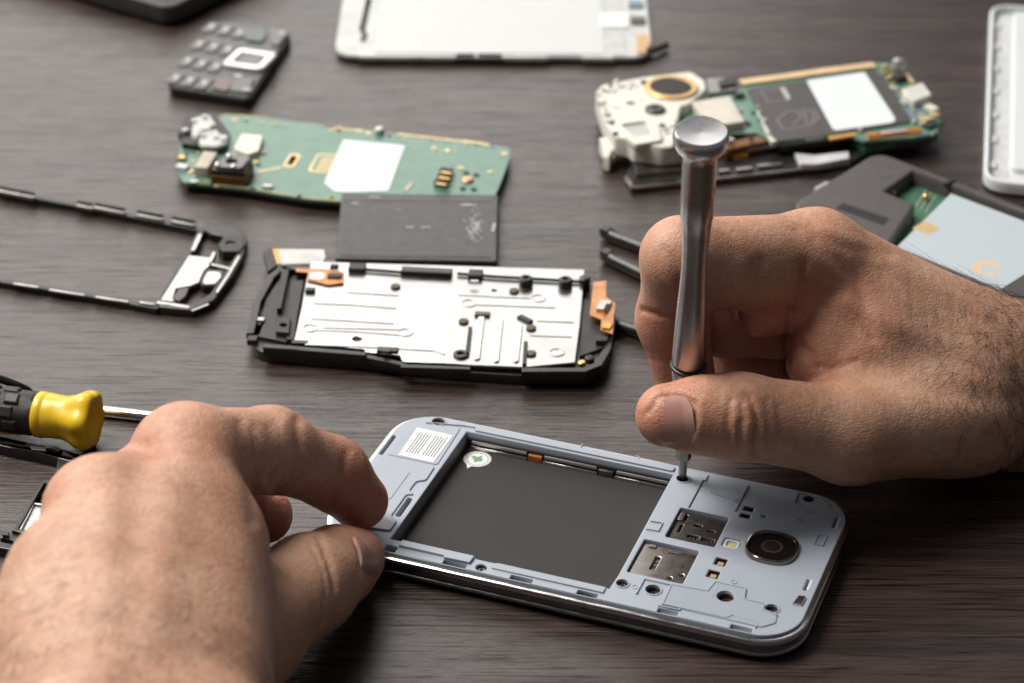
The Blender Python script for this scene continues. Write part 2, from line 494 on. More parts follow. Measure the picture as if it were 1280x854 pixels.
# ---- the hand that holds the driver
r_I0 = atY(1020, 320, 586); r_I1 = atY(852, 322, 566); r_I2 = atY(841, 398, 571); r_I3 = atY(858, 482, 569.5)
r_T3 = atY(834, 519, 541.5); r_T2 = atY(925, 521, 542); r_T1 = atY(1062, 541, 549); r_T0 = atY(1200, 510, 570)
r_W = atY(1285, 474, 590); r_W2 = atY(1285, 500, 590); r_F = r_W + np.array([185., 26, 6]); r_F2 = r_W2 + np.array([185., 26, 8])
off = lambda p, x, y, z: np.asarray(p) + np.array([x, y, z], float)
r_M0 = off(r_I0, 5, 20, -13); r_R0 = off(r_I0, 13, 36, -26); r_P0 = off(r_I0, 25, 48, -37)
r_WU = off(r_W, 6, 24, -14)
r_M = [r_M0, (50, 590, 57), (60, 584, 43), (78, 586, 39)]
r_R = [r_R0, (55, 603, 40), (66, 593, 26), (86, 594, 22)]
r_P = [r_P0, (68, 616, 24), (80, 606, 13), (98, 610, 11)]
palm_r = [
    (r_I0, r_W, 12.5, 16.0), (r_M0, off(r_W, 4, 10, -7), 12.0, 16.0), (r_R0, r_WU, 11.5, 16.0), (r_P0, off(r_WU, 4, 8, -4), 11.0, 14.0),
    (r_T1, r_T0, 12.5, 17.0), (r_T0, r_W2, 17.0, 19.0),
    (atY(1095, 420, 576), atY(1230, 460, 584), 15.0, 18.0),
    (atY(1050, 470, 568), atY(1150, 500, 572), 10.0, 16.0),
    (r_W, r_F, 18.0, 22.0), (r_W2, r_F2, 18.5, 22.0), (off(r_W, 4, 16, -11), off(r_F, 0, 20, -8), 17.0, 22.0),
]
fing_r = [
    [(r_I0, r_I1, 12.0, 10.6), (r_I1, r_I2, 10.4, 9.6), (r_I2, r_I3, 9.6, 8.4), (atY(1000, 352, 582), atY(905, 345, 569), 10.0, 9.0),
     (atY(1000, 372, 580), atY(952, 393, 575), 9.5, 6.6)],
    [(r_M[0], r_M[1], 12.0, 10.5), (r_M[1], r_M[2], 10.3, 9.4), (r_M[2], r_M[3], 9.3, 8.2)],
    [(r_R[0], r_R[1], 11.5, 10.0), (r_R[1], r_R[2], 9.8, 9.0), (r_R[2], r_R[3], 9.0, 8.0)],
    [(r_P[0], r_P[1], 10.0, 8.6), (r_P[1], r_P[2], 8.4, 7.6), (r_P[2], r_P[3], 7.5, 6.8)],
    [(r_T3, atY(880, 519, 541), 8.6, 10.0), (atY(880, 519, 541), r_T2, 10.0, 11.2), (r_T2, r_T1, 11.2, 12.6), (r_T1, r_T0, 12.6, 16)],
    [(atY(1040, 395, 577), atY(1012, 455, 566), 10.0, 6.5)],
]
RV, RF = hand_mesh(palm_r, fing_r, clip=(np.array([-1e3, -1e3, 0.3]), np.array([325., 1e3, 1e3])))
marks_r = [
    # fold of skin round the nail
    ([(835, 558), (860, 554), (868, 530), (868, 504), (850, 495), (822, 497), (810, 516)], 3.0, -0.55, None),
    ([(835, 566), (868, 562), (876, 530), (876, 500), (852, 487), (822, 489), (803, 512)], 5.0, 0.30, None),
    # thumb knuckle wrinkles
    ([(913, 500), (910, 530), (914, 560)], 3.0, -0.55, None), ([(926, 528), (925, 565)], 3.0, -0.7, None),
    ([(938, 495), (948, 530), (944, 566)], 3.2, -0.85, None), ([(934, 485), (926, 510), (930, 526)], 3.0, -0.35, None),
    ([(920, 510), (919, 560)], 6, 0.35, None), ([(935, 510), (936, 560)], 6, 0.40, None),
    ([(958, 500), (962, 560)], 3.5, -0.25, None), ([(972, 505), (978, 560)], 4, -0.18, None),
    # index finger folds
    ([(802, 388), (820, 393), (850, 397)], 3.5, -1.0, (550, 600)), ([(832, 312), (846, 330), (853, 352)], 6, -0.35, (545, 600)),
    ([(806, 440), (845, 446)], 4, -0.25, (550, 600)), ([(806, 448), (845, 455)], 3, -0.25, (550, 600)),
    # fold between finger and thumb web
    ([(1004, 330), (1001, 372), (990, 390)], 5, -1.3, None), ([(990, 390), (984, 420), (985, 470)], 4, -1.0, None),
    ([(1002, 430), (1016, 445), (1024, 458)], 4, -0.6, None), ([(1024, 458), (1040, 462), (1070, 452)], 5, -0.5, None),
    ([(925, 380), (945, 360), (950, 330)], 10, -0.6, None),
    # veins and tendons over the back
    ([(1030, 290), (1120, 330), (1230, 390)], 12, 0.7, None), ([(1060, 380), (1150, 420), (1250, 450)], 14, 0.5, None),
    ([(1020, 300), (1070, 350), (1090, 420)], 9, -0.6, None), ([(1090, 460), (1180, 490), (1270, 500)], 16, -0.8, None),
    ([(1000, 285), (1060, 310), (1110, 320)], 8, -0.5, None),
]
for k in range(16):
    x = 1105 + k * 11 + random.uniform(-4, 4); y = random.uniform(330, 380) + k * 6
    marks_r.append(([(x, y), (x + 6, y + random.uniform(50, 130))], 3.0, -0.10, None))
RV = carve(RV, RF, marks_r)
RN = normals(RV, RF)
fl = 0.9 * blob(RV, r_T3, 13) + 0.35 * blob(RV, r_T2, 12) + 0.55 * blob(RV, r_I2, 14) + 0.7 * blob(RV, r_I3, 14) + 0.5 * blob(RV, r_I0, 16) \
    + 0.4 * blob(RV, r_I1, 14) + 0.45 * blob(RV, atY(960, 400, 572), 14) + 0.4 * blob(RV, atY(1020, 460, 565), 14)
for m_ in (r_M, r_R, r_P): fl += 0.6 * blob(RV, m_[2], 14) + 0.6 * blob(RV, m_[3], 14)
HAND_R = make_hand('hand', 'hand pinching the silver precision screwdriver between thumb and index finger', RV, RF, SKIN, np.clip(fl, 0, 1))
def surf(V, N, px, py):
    """the point of the skin, and its normal, that the photograph shows at a pixel"""
    Q, z = pix(V); d = np.hypot(Q[:, 0] - px, Q[:, 1] - py); ids = np.flatnonzero(d < 5)
    near = ids[z[ids] < z[ids].min() + 3]
    return V[near].mean(0), N[near].mean(0)
def nail_at(parent, V, N, base, mid, tip, length, width, lift):
    pb, _ = surf(V, N, *base); pm, nm = surf(V, N, *mid); pt, _ = surf(V, N, *tip)
    axn = (pt - pb) / np.linalg.norm(pt - pb); nm = nm - axn * (nm @ axn); nm /= np.linalg.norm(nm)
    o = pm - axn * length * 0.5 + nm * (lift - 1.9)
    return nail_mesh('thumbnail', parent, o, axn, nm, length, width, 2.2, NAIL)
nail_at(HAND_R, RV, RN, (866, 524), (839, 527), (815, 530), 12.6, 12.6, 0.25)
Qr, _ = pix(RV)
facing = lambda V, N: np.clip(((CAM - V) / np.linalg.norm(CAM - V, axis=1)[:, None] * N).sum(1) + 0.15, 0, 1)
fr_ = facing(RV, RN)
xr = np.clip((Qr[:, 0] - 1130) / 150, 0, 1) ** 2 * np.clip((1420 - Qr[:, 0]) / 100, 0, 1) * (fr_ > 0)
xr = xr * (0.35 + np.exp(-((Qr[:, 1] - 450) / 70) ** 2))
hairs('arm_hair', HAND_R, RV, RN, xr + 1e-9, 1000, 6, 17, 0.065, lambda p: (-0.35, -0.2, -0.75), HAIR, lift=0.35, curl=0.8)
back = (fr_ > 0) * (Qr[:, 0] < 1340) * np.clip((Qr[:, 0] - 1000) / 60, 0, 1) * np.clip((430 - Qr[:, 1] + (Qr[:, 0] - 1000) * 0.3) / 60, 0, 1)
hairs('fine_hair', HAND_R, RV, RN, back + 1e-9, 1500, 2.5, 5.5, 0.02, lambda p: (-0.5, 0.1, -0.6), FUZZ, lift=0.4, curl=0.3)

# ---- the hand that steadies the phone
l_I3 = at(449, 626, 16.5); l_I2 = at(416, 592, 27); l_I1 = at(338, 562, 42); l_I0 = at(232, 572, 56)
l_T3 = at(441, 699, 10.5); l_T2 = at(386, 730, 17); l_T1 = at(300, 792, 26); l_T0 = at(200, 870, 34)
l_M0 = at(125, 640, 60); l_R0 = at(78, 722, 57); l_P0 = at(40, 800, 48)
l_W = at(110, 960, 48); l_W2 = at(230, 985, 42)
l_F = l_W + np.array([-22., -160, 22]); l_F2 = l_W2 + np.array([-18., -150, 22])
palm_l = [
    (l_I0, l_W2, 12.5, 17), (l_M0, off(l_W, 8, 4, 0), 12.5, 18), (l_R0, l_W, 12.0, 18), (l_P0, off(l_W, -8, -4, -4), 11.5, 15),
    (l_T1, l_T0, 14.0, 18), (l_T0, l_W2, 18, 19), (at(270, 680, 46), at(230, 850, 42), 12.0, 18.0),
    (at(180, 660, 56), at(150, 860, 50), 13, 17),
    (l_W, l_F, 21, 26), (l_W2, l_F2, 20, 26),
]
l_M = [l_M0, at(226, 590, 36), at(288, 620, 20), at(330, 644, 11)]
l_R = [l_R0, at(170, 640, 30), at(225, 680, 15), at(262, 700, 9.5)]
l_P = [l_P0, at(120, 720, 24), at(165, 750, 12), at(200, 765, 9)]
fing_l = [
    [(l_I0, l_I1, 12.6, 10.8), (l_I1, l_I2, 10.6, 9.2), (l_I2, l_I3, 9.2, 7.9)],
    [(l_M[0], l_M[1], 12.0, 10.2), (l_M[1], l_M[2], 10.0, 8.8), (l_M[2], l_M[3], 8.8, 7.8)],
    [(l_R[0], l_R[1], 11.5, 10), (l_R[1], l_R[2], 9.6, 8.6), (l_R[2], l_R[3], 8.6, 7.6)],
    [(l_P[0], l_P[1], 10.5, 8.6), (l_P[1], l_P[2], 8.4, 7.6), (l_P[2], l_P[3], 7.6, 6.8)],
    [(l_T3, at(420, 708, 13), 8.5, 10.2), (at(420, 708, 13), l_T2, 10.2, 12.4), (l_T2, l_T1, 12.4, 14.5), (l_T1, l_T0, 14, 17)],
]
LV, LF = hand_mesh(palm_l, fing_l, clip=(np.array([-1e3, 262., 0.3]), np.array([1e3, 1e3, 1e3])))
marks_l = [
    ([(372, 525), (376, 560), (366, 592), (342, 616)], 7, -0.75, None), ([(336, 535), (344, 570), (336, 600)], 6, -0.30, None),
    ([(318, 535), (324, 575), (318, 612)], 6, -0.32, None), ([(434, 566), (426, 595), (412, 626)], 6, -0.40, None),
    ([(354, 530), (358, 560), (350, 590)], 7, 0.35, None), ([(300, 530), (312, 590), (318, 650)], 9, -0.5, None),
    ([(398, 672), (412, 700), (420, 735)], 3.5, -0.7, None), ([(404, 690), (416, 720), (418, 745)], 3, -0.35, None), ([(388, 680), (404, 715), (408, 750)], 3, -0.25, None),
    ([(440, 672), (452, 690), (446, 728)], 3, -0.25, None),
    ([(228, 560), (212, 680), (190, 800)], 26, 0.5, None), ([(130, 630), (135, 720), (130, 840)], 26, 0.4, None),
    ([(178, 575), (172, 620), (165, 690)], 24, -0.7, None),
]
LV = carve(LV, LF, marks_l)
LN = normals(LV, LF)
fl = 0.9 * blob(LV, l_I3, 14) + 0.7 * blob(LV, l_T3, 14) + 0.5 * blob(LV, l_I2, 13) + 0.3 * blob(LV, l_I1, 15) + 0.5 * blob(LV, l_I0, 17) + 0.5 * blob(LV, l_M0, 16) + 0.4 * blob(LV, l_M[3], 16)
HAND_L = make_hand('hand', 'hand steadying the open phone with fingertip and thumb on its corner', LV, LF, SKIN, np.clip(fl, 0, 1))
nail_at(HAND_L, LV, LN, (448, 694), (463, 698), (475, 701), 11.5, 12.0, 0.38)
Ql, _ = pix(LV)
pk = (facing(LV, LN) > 0) * (Ql[:, 1] < 960) * (Ql[:, 0] > -90) * np.clip((Ql[:, 1] - 660) / 120, 0, 1) * np.clip((360 - Ql[:, 0]) / 120, 0, 1)
hairs('arm_hair', HAND_L, LV, LN, pk + 1e-9, 1800, 5, 12, 0.034, lambda p: (-0.4, -0.6, 0.3), HAIR, lift=0.3, curl=0.5)
# ================================================================== table
def wood_material():
    m = bpy.data.materials.new('dark_wood'); m.use_nodes = True
    nt = m.node_tree; N = nt.nodes; L = nt.links; b = N['Principled BSDF']
    tc = N.new('ShaderNodeTexCoord')
    def mapped(sx, sy, rot=0.03):
        mp = N.new('ShaderNodeMapping'); mp.inputs['Scale'].default_value = (sx, sy, 1); mp.inputs['Rotation'].default_value = (0, 0, rot)
        L.new(tc.outputs['Object'], mp.inputs['Vector']); return mp
    def noise(mp, sc, det=6, ro=0.6, dist=0.0):
        n = N.new('ShaderNodeTexNoise'); n.inputs['Scale'].default_value = sc; n.inputs['Detail'].default_value = det
        n.inputs['Roughness'].default_value = ro; n.inputs['Distortion'].default_value = dist
        L.new(mp.outputs['Vector'], n.inputs['Vector']); return n
    def ramp(src, a, b_, ca, cb):
        r = N.new('ShaderNodeValToRGB'); e = r.color_ramp.elements
        e[0].position = a; e[1].position = b_; e[0].color = (*ca, 1); e[1].color = (*cb, 1); L.new(src, r.inputs['Fac']); return r
    big = noise(mapped(0.8, 13), 9, 6, 0.68, 0.7)          # broad bands along the grain
    fib = noise(mapped(10, 300), 3.2, 6, 0.65, 0.25)      # fibres
    por = noise(mapped(18, 560), 2.0, 4, 0.6, 0.35)        # short open pores
    c1 = ramp(big.outputs['Fac'], 0.36, 0.64, (0.013, 0.0074, 0.0063), (0.054, 0.032, 0.026))
    c2 = ramp(fib.outputs['Fac'], 0.30, 0.70, (0.55, 0.52, 0.50), (1.25, 1.22, 1.2))
    mx = N.new('ShaderNodeMixRGB'); mx.blend_type = 'MULTIPLY'; mx.inputs['Fac'].default_value = 1
    L.new(c1.outputs['Color'], mx.inputs['Color1']); L.new(c2.outputs['Color'], mx.inputs['Color2'])
    pm = ramp(por.outputs['Fac'], 0.38, 0.46, (0.22, 0.19, 0.17), (1, 1, 1))
    mx2 = N.new('ShaderNodeMixRGB'); mx2.blend_type = 'MULTIPLY'; mx2.inputs['Fac'].default_value = 0.9
    L.new(mx.outputs['Color'], mx2.inputs['Color1']); L.new(pm.outputs['Color'], mx2.inputs['Color2'])
    L.new(mx2.outputs['Color'], b.inputs['Base Color'])
    rr = N.new('ShaderNodeMapRange'); rr.inputs['To Min'].default_value = 0.20; rr.inputs['To Max'].default_value = 0.42
    L.new(fib.outputs['Fac'], rr.inputs['Value']); L.new(rr.outputs['Result'], b.inputs['Roughness'])
    b.inputs['Specular IOR Level'].default_value = 0.85
    pv = N.new('ShaderNodeMapRange'); pv.inputs['From Min'].default_value = 0.36; pv.inputs['From Max'].default_value = 0.47
    pv.inputs['To Min'].default_value = 0.40; pv.inputs['To Max'].default_value = 0.92
    L.new(por.outputs['Fac'], pv.inputs['Value']); L.new(pv.outputs['Result'], b.inputs['Specular IOR Level'])
    bp = N.new('ShaderNodeBump'); bp.inputs['Strength'].default_value = 0.6; bp.inputs['Distance'].default_value = 0.0004
    L.new(por.outputs['Fac'], bp.inputs['Height'])
    bp2 = N.new('ShaderNodeBump'); bp2.inputs['Strength'].default_value = 0.35; bp2.inputs['Distance'].default_value = 0.0004
    L.new(fib.outputs['Fac'], bp2.inputs['Height']); L.new(bp.outputs['Normal'], bp2.inputs['Normal'])
    L.new(bp2.outputs['Normal'], b.inputs['Normal'])
    return m
tb = MB().box(-1300, -250, -28, 1300, 1500, 0, 2).build('table', wood_material())
tb['kind'] = 'structure'

# ================================================================== common materials
GREYP = mat('pale_grey_plastic', (0.345, 0.385, 0.445), 0.42, 0, 0.02, 60, bump=0.10, bscale=2600)
GREYP2 = mat('pale_grey_cover', (0.33, 0.37, 0.43), 0.40, 0, 0.02, 60, bump=0.06, bscale=2600)
CHROME = mat('chrome', (0.72, 0.72, 0.73), 0.16, 1.0, 0.05, 90)
DARKGL = mat('black_gloss', (0.012, 0.012, 0.013), 0.14, 0, 0.05, 90)
BAYM = mat('bay_film', (0.040, 0.037, 0.037), 0.62, 0, 0.04, 60, bump=0.06, bscale=2600, rvar=0.015, spec=0.18)
STEEL = mat('steel', (0.42, 0.40, 0.38), 0.30, 1.0, 0.10, 160, bump=0.06)
STEELD = mat('dull_steel', (0.26, 0.245, 0.225), 0.36, 1.0, 0.15, 200, bump=0.08)
HOLE = mat('recess_black', (0.010, 0.009, 0.009), 0.6)
GOLD = mat('gold_contact', (0.80, 0.52, 0.20), 0.30, 1.0, 0.12, 300)
GOLDP = mat('gold_plating', (0.74, 0.56, 0.30), 0.42, 0.55, 0.10, 300)
COPPER = mat('copper_flex', (0.62, 0.24, 0.05), 0.34, 0.35, 0.22, 260, coat=0.3)
PAPER = mat('white_paper', (0.74, 0.75, 0.76), 0.6, 0, 0.01, 80, rvar=.02)
PRINT = mat('black_print', (0.03, 0.03, 0.032), 0.6)
BLACKP = mat('black_plastic', (0.020, 0.018, 0.017), 0.36, 0, 0.15, 200, bump=0.2, bscale=1500)
BLACKM = mat('matt_black_plastic', (0.030, 0.027, 0.026), 0.50, 0, 0.15, 200, bump=0.25, bscale=1500)
GREYD = mat('dark_grey_plastic', (0.075, 0.068, 0.066), 0.42, 0, 0.08, 150, bump=0.2, bscale=2200)
GREEN = mat('board_green', (0.095, 0.215, 0.155), 0.42, 0, 0.10, 160, bump=0.15, bscale=900, coat=0.3)
GREEND = mat('board_dark_green', (0.03, 0.10, 0.06), 0.4, 0, 0.2, 260)
CREAM = mat('cream_plastic', (0.70, 0.67, 0.56), 0.42, 0, 0.05, 160, bump=0.1)
WHITEP = mat('white_plastic', (0.62, 0.65, 0.66), 0.38, 0, 0.03, 80, bump=0.05)
SILVER = mat('bright_plate', (0.56, 0.56, 0.55), 0.30, 1.0, 0.10, 70, bump=0.30, bscale=110)
TIN = mat('tin', (0.62, 0.60, 0.56), 0.34, 0.8, 0.1, 200)
BROWN = mat('brown_foam', (0.16, 0.13, 0.10), 0.8, 0, 0.2, 400)

def screw(parent, u, v, z, r, m=STEEL, name='screw'):
    o = MB().lathe([(r * 1.0, z - .5), (r * 1.0, z), (r * .85, z + .22), (r * .45, z + .22), (r * .35, z - .1), (0.01, z - .12)], (u, v, 0), 20).build(name, m, parent)
    c = MB(); c.obox(u, v, r * 1.1, r * .28, z + .1, z + .26, .5, 0.02); c.obox(u, v, r * .28, r * 1.1, z + .1, z + .265, .5, 0.02)
    c.build('cross_slot', HOLE, o)
    return o

# ================================================================== the open phone
PH = Frame(-55.735, 528.66, -0.3523)
phone = thing('smartphone', 'opened pale grey smartphone lying face down with an empty battery bay', 'smartphone', (PH.o[0], PH.o[1], 0), PH.yaw)
def outline(d=0.0):
    out = []; x0, y0, x1, y1 = 0.9 + d, d, 136.2 - d, 70.4 - d
    for cx, cy, r, a0 in ((x1, y0, 13 - d, -90), (x1, y1, 13 - d, 0), (x0, y1, 12.6 - d, 90), (x0, y0, 16.5 - d, 180)):
        ox, oy = cx - math.copysign(r, cx - 68), cy - math.copysign(r, cy - 35)
        for k in range(13):
            t = math.radians(a0 + 7.5 * k); x, y = ox + r * math.cos(t), oy + r * math.sin(t)
            q = 1 - ((y - 35.2) / 35.2) ** 2
            out.append((x + (0.7 if x > 68 else -0.5) * q, y))
    return out
MB().plate(outline(1.2), 0.0, 1.7, (), 0.1, 0.5).build('display_glass', DARKGL, phone)
MB().plate(outline(0.0), 1.5, 2.7, (), 0.35, 0.35).build('lower_rim', mat('dark_chrome', (0.40, 0.39, 0.39), 0.2, 1.0, .05, 90), phone)
MB().plate(outline(0.75), 2.6, 5.0, [rrect(21, 6, 85.2, 66, 1)], 0.0).build('side_band', mat('side_band', (0.22, 0.22, 0.23), 0.22, 1.0, 0.06, 90), phone)
MB().plate(outline(0.0), 4.8, 6.7, [outline(2.0)], 0.5, 0.4).build('upper_rim', CHROME, phone)
bay = [(22, 7.6), (46.5, 7.6), (47, 7.2), (84.2, 7.2), (84.6, 14), (84.2, 64.2), (22, 64.2)]
holes = [bay, rrect(91, 34.8, 104.8, 49.4, .5, 2), rrect(86.2, 16, 101.6, 31.7, .5, 2)]
holes += [rrect(106.3, 36.0, 111.1, 40.4, 1.0, 4)]
holes += [rrect(107.2, 54.2, 110.0, 56.4, .2, 2), rrect(107.2, 50.8, 110.0, 52.8, .2, 2), rrect(106.7, 27.3, 109.8, 30.6, .2, 2), rrect(106.4, 21.3, 109.5, 24.6, .2, 2)]
holes += [circ(113.4, 53.5, .75, 12)]
holes += [circ(u, v, r, 18) for u, v, r in ((86.8, 10.4, 1.6), (95.2, 10.6, 2.0), (113.8, 14.3, 2.2), (126.4, 13.7, 1.7), (12.5, 66.0, 1.9), (122.9, 66.0, 1.5), (87.5, 63.0, 1.8), (49.6, 4.0, 1.5))]
holes += [rrect(a, 1.9, b, 3.9, .15, 2) for a, b in ((39.2, 45.6), (58.3, 64.3), (76.9, 82.4), (98.9, 104.2), (118.4, 124.0))]
holes += [rrect(19.0, 18.0, 20.4, 27.4, .5, 3), rrect(22.2, 2.2, 25.4, 4.6, .3, 2), rrect(2.9, 44.5, 3.9, 55, .3, 2), rrect(132.0, 55, 133.1, 60.5, .3, 2), rrect(131.8, 24.6, 132.9, 29.6, .3, 2)]
MB().plate(outline(1.5), 4.4, 7.5, holes, 0.35).build('rear_housing', GREYP, phone)
# floor of the recesses
MB().plate(outline(2.4), 2.65, 4.5, [rrect(20.0, 5, 86, 66.8, 1)], 0.0).build('inner_frame', HOLE, phone)
MB().plate(rrect(20.2, 5.4, 85.6, 66.4, 1), 2.5, 2.95, (), 0.05).build('bay_floor', BAYM, phone)
wallm = MB()
wallm.box(20.9, 5.9, 2.8, 22.0, 66, 7.0, .1); wallm.box(20.9, 5.9, 2.8, 85, 7.1, 7.0, .1); wallm.box(84.7, 5.9, 2.8, 85.6, 66, 7.0, .1); wallm.box(20.9, 66, 2.8, 85.6, 67, 7.0, .1)
wallm.build('bay_wall', mat('bay_wall', (0.20, 0.21, 0.23), 0.45), phone)
# strips along the far wall of the bay
for a, b in ((23.6, 41.0), (45.8, 62.2), (67.5, 83.4)):
    MB().box(a, 62.5, 2.9, b, 64.3, 3.9, .25).build('shield_strip', CHROME, phone)
    MB().box(a + .3, 63.3, 4.3, b - .3, 64.35, 5.2, .2).build('clear_film', mat('film', (0.62, 0.60, 0.56), 0.2, 0.5), phone)
MB().box(22.4, 63.6, 3.9, 83.8, 64.3, 5.7, .05).build('gap_shade_strip', HOLE, phone)  # black strip stands in for the shade of a gap
for a, b in ((41.4, 45.5), (62.6, 67.0)):
    MB().box(a, 62.6, 2.9, b, 64.3, 4.9, .3).build('flex_tail', COPPER if a < 50 else STEELD, phone)
# raised and engraved moulding
MB().plate(roundpoly([(99.2, 5.2), (98.9, 14.2), (108.7, 14.8), (109.5, 19.4), (117.7, 19.4), (118.6, 14.9), (124.0, 14.6), (124.4, 12.2), (128.4, 11.2), (129, 8), (126, 5.0)], .8, 3), 7.45, 7.85, [circ(113.8, 14.3, 2.35, 18)], 0.25).build('antenna_cover', GREYP2, phone)
MB().plate(roundpoly([(3.3, 20), (4.0, 42.8), (20.4, 43.6), (20.6, 36.5), (18.3, 35), (18.2, 30.2), (20.2, 28.8), (18.2, 28), (18.2, 17), (20.6, 15.5), (20.6, 10.5), (9, 9), (5, 12)], .8, 3), 7.45, 7.95, (), 0.3).build('speaker_cover', GREYP2, phone)
MB().plate(roundpoly([(6.6, 24), (6.8, 38), (15, 38.5), (15, 24)], .6, 3), 7.9, 8.1, (), 0.1).build('speaker_panel', GREYP2, phone)
MB().plate(roundpoly([(5.0, 45.0), (5.4, 56), (9.4, 63.2), (19.8, 65.5), (20.6, 44.9)], 1.2, 4), 7.45, 7.75, (), 0.2).build('label_panel', GREYP2, phone)
MB().plate(roundpoly([(25.5, 4.8), (38.6, 4.8), (38.8, 4.0), (46.2, 4.1), (46.4, 7.3), (25.5, 7.3)], .3, 2), 7.45, 8.3, (), 0.2).build('bay_lip', GREYP2, phone)
MB().plate(roundpoly([(52.2, 4.4), (83.5, 4.4), (83.5, 6.9), (53, 6.9)], .3, 2), 7.45, 8.0, (), 0.2).build('bay_lip', GREYP2, phone)
MB().plate(rrect(24, 65.0, 84, 67.4, .6), 7.45, 8.1, (), 0.25).build('bay_lip', GREYP2, phone)
for pts in ([(93.1, 64.6), (93.2, 50.2)],):
    MB().obox(93.15, 57.3, .55, 14.6, 7.4, 7.56, 0, 0.02).build('groove', HOLE, phone)
def rib(pts, w=.42, h=.42, name='moulded_rib', m=None):
    b = MB()
    for (x0, y0), (x1, y1) in zip(pts, pts[1:]):
        b.obox((x0 + x1) / 2, (y0 + y1) / 2, math.hypot(x1 - x0, y1 - y0) + w, w, 7.42, 7.5 + h + random.uniform(-.01, .01), math.atan2(y1 - y0, x1 - x0), .08)
    return b.build(name, m or GREYP2, phone)
rib([(99.4, 5.4), (99.1, 14.2), (108.7, 14.8), (109.5, 19.4), (117.7, 19.4), (118.6, 14.9), (124.0, 14.6), (124.4, 12.2), (128.4, 11.2)], .4, .55)
rib([(99.4, 5.4), (116.5, 5.6), (117.6, 7.2)], .4, .55)
rib([(105.5, 66), (105.4, 53.2)]); rib([(93.6, 66.8), (93.6, 64.2)]); rib([(119.4, 67.8), (119.6, 63)]); rib([(119.4, 67.8), (125.5, 66.9), (128.4, 64.8)])
rib([(91.6, 14.2), (91.6, 7.4)]); rib([(91.6, 14.2), (98.4, 14.2)]); rib([(110.8, 17.6), (110.6, 11.6)]); rib([(129.6, 45.2), (132, 45.4), (132, 50.2), (129.6, 50), (129.6, 45.2)], .28)
rib([(104.2, 7.3), (104.2, 4.4), (98.6, 4.4)], .3); rib([(118, 7.0), (124.6, 6.6), (124.6, 4.3)], .3); rib([(85.4, 40), (88.6, 40.2), (88.6, 36.2), (85.4, 36)], .3)
rib([(9.5, 64.2), (20.5, 66.6), (24, 66.8)], .3); rib([(55.5, 67.9), (55.5, 69.3)], .35)
# moulded line of tiny unreadable lettering and circles
let = MB()
for k in range(11):
    if k == 8: continue
    let.obox(96.6 + k * .78, 59.3 - k * .12, .42, .8 + .2 * (k % 3), 7.45, 7.62, .1 * (k % 2), .03)
let.build('moulded_lettering', GREYP2, phone)
MB().plate(rrect(104.0, 56.8, 105.0, 59.2, .2, 2), 7.45, 7.66, [rrect(104.25, 57.1, 104.75, 58.9, .1, 2)], .03).build('moulded_mark', GREYP2, phone)
for u, v, r in ((124.6, 60.2, 1.1), (123.2, 55.0, .8), (114.0, 21.4, .9), (72.6, 5.6, 1.0), (90.4, 10.2, .9), (72, 68.6, .9)):
    MB().plate(circ(u, v, r, 16), 7.45, 7.95 if v < 6 else 7.66, [circ(u, v, r - .25, 16)], .04).build('moulded_ring', GREYP2, phone)
# printed sticker in the corner
stk = MB().plate([(8.4, 45.6), (19.2, 45.4), (19.2, 60.4), (8.0, 60.7)], 7.74, 7.86, (), .03).build('barcode_sticker', PAPER, phone)
tx = MB()
for cu in (0, 1):
    for ln in range(5):
        u = 10.0 + cu * 4.9 + ln * .82
        v = 47.6 + .3 * cu
        while v < 58.6 - .4 * (ln % 2):
            l = random.choice((.16, .24, .34)); tx.obox(u, v + l / 2, .40, l, 7.85, 7.875, 0, 0); v += l + .13
tx.build('sticker_print', PRINT, stk)
# round sticker on the bay floor
gs = MB().plate(circ(27.6, 58.2, 4.0, 36), 2.94, 3.04, (), .02).build('round_sticker', PAPER, phone)
MB().plate([(25.2, 55.6), (26.6, 52.7), (27.6, 54.6)], 2.94, 3.035, (), .0).build('sticker_tail', PAPER, gs)
gp = mat('green_print', (0.22, 0.46, 0.30), 0.5, 0, 0.25, 900)
gr_ = [1.9, 1.5, 1.2, 1.75, 2.1, 1.5, 1.0, 1.3, 1.9, 2.2, 1.6, 1.1, 1.4, 1.0, 1.7, 2.0, 1.4, 1.2, 1.9, 1.5]
MB().plate([(27.6 + r * math.cos(2 * math.pi * k / 20), 58.2 + r * math.sin(2 * math.pi * k / 20)) for k, r in enumerate(gr_)], 3.03, 3.06, (), 0).build('sticker_emblem', gp, gs)
tk = MB()
for k in range(24):
    a = 2 * math.pi * k / 24; tk.obox(27.6 + 3.1 * math.cos(a), 58.2 + 3.1 * math.sin(a), .7 if k % 2 else .5, .22 if k % 2 else .4, 3.03, 3.06, a, 0)
tk.build('sticker_print', mat('grey_print', (0.16, 0.20, 0.18), 0.6), gs)
MB().plate(circ(27.6, 58.2, 3.75, 36), 3.03, 3.06, [circ(27.6, 58.2, 3.62, 36)], 0).build('sticker_ring', MATS['grey_print'], gs)
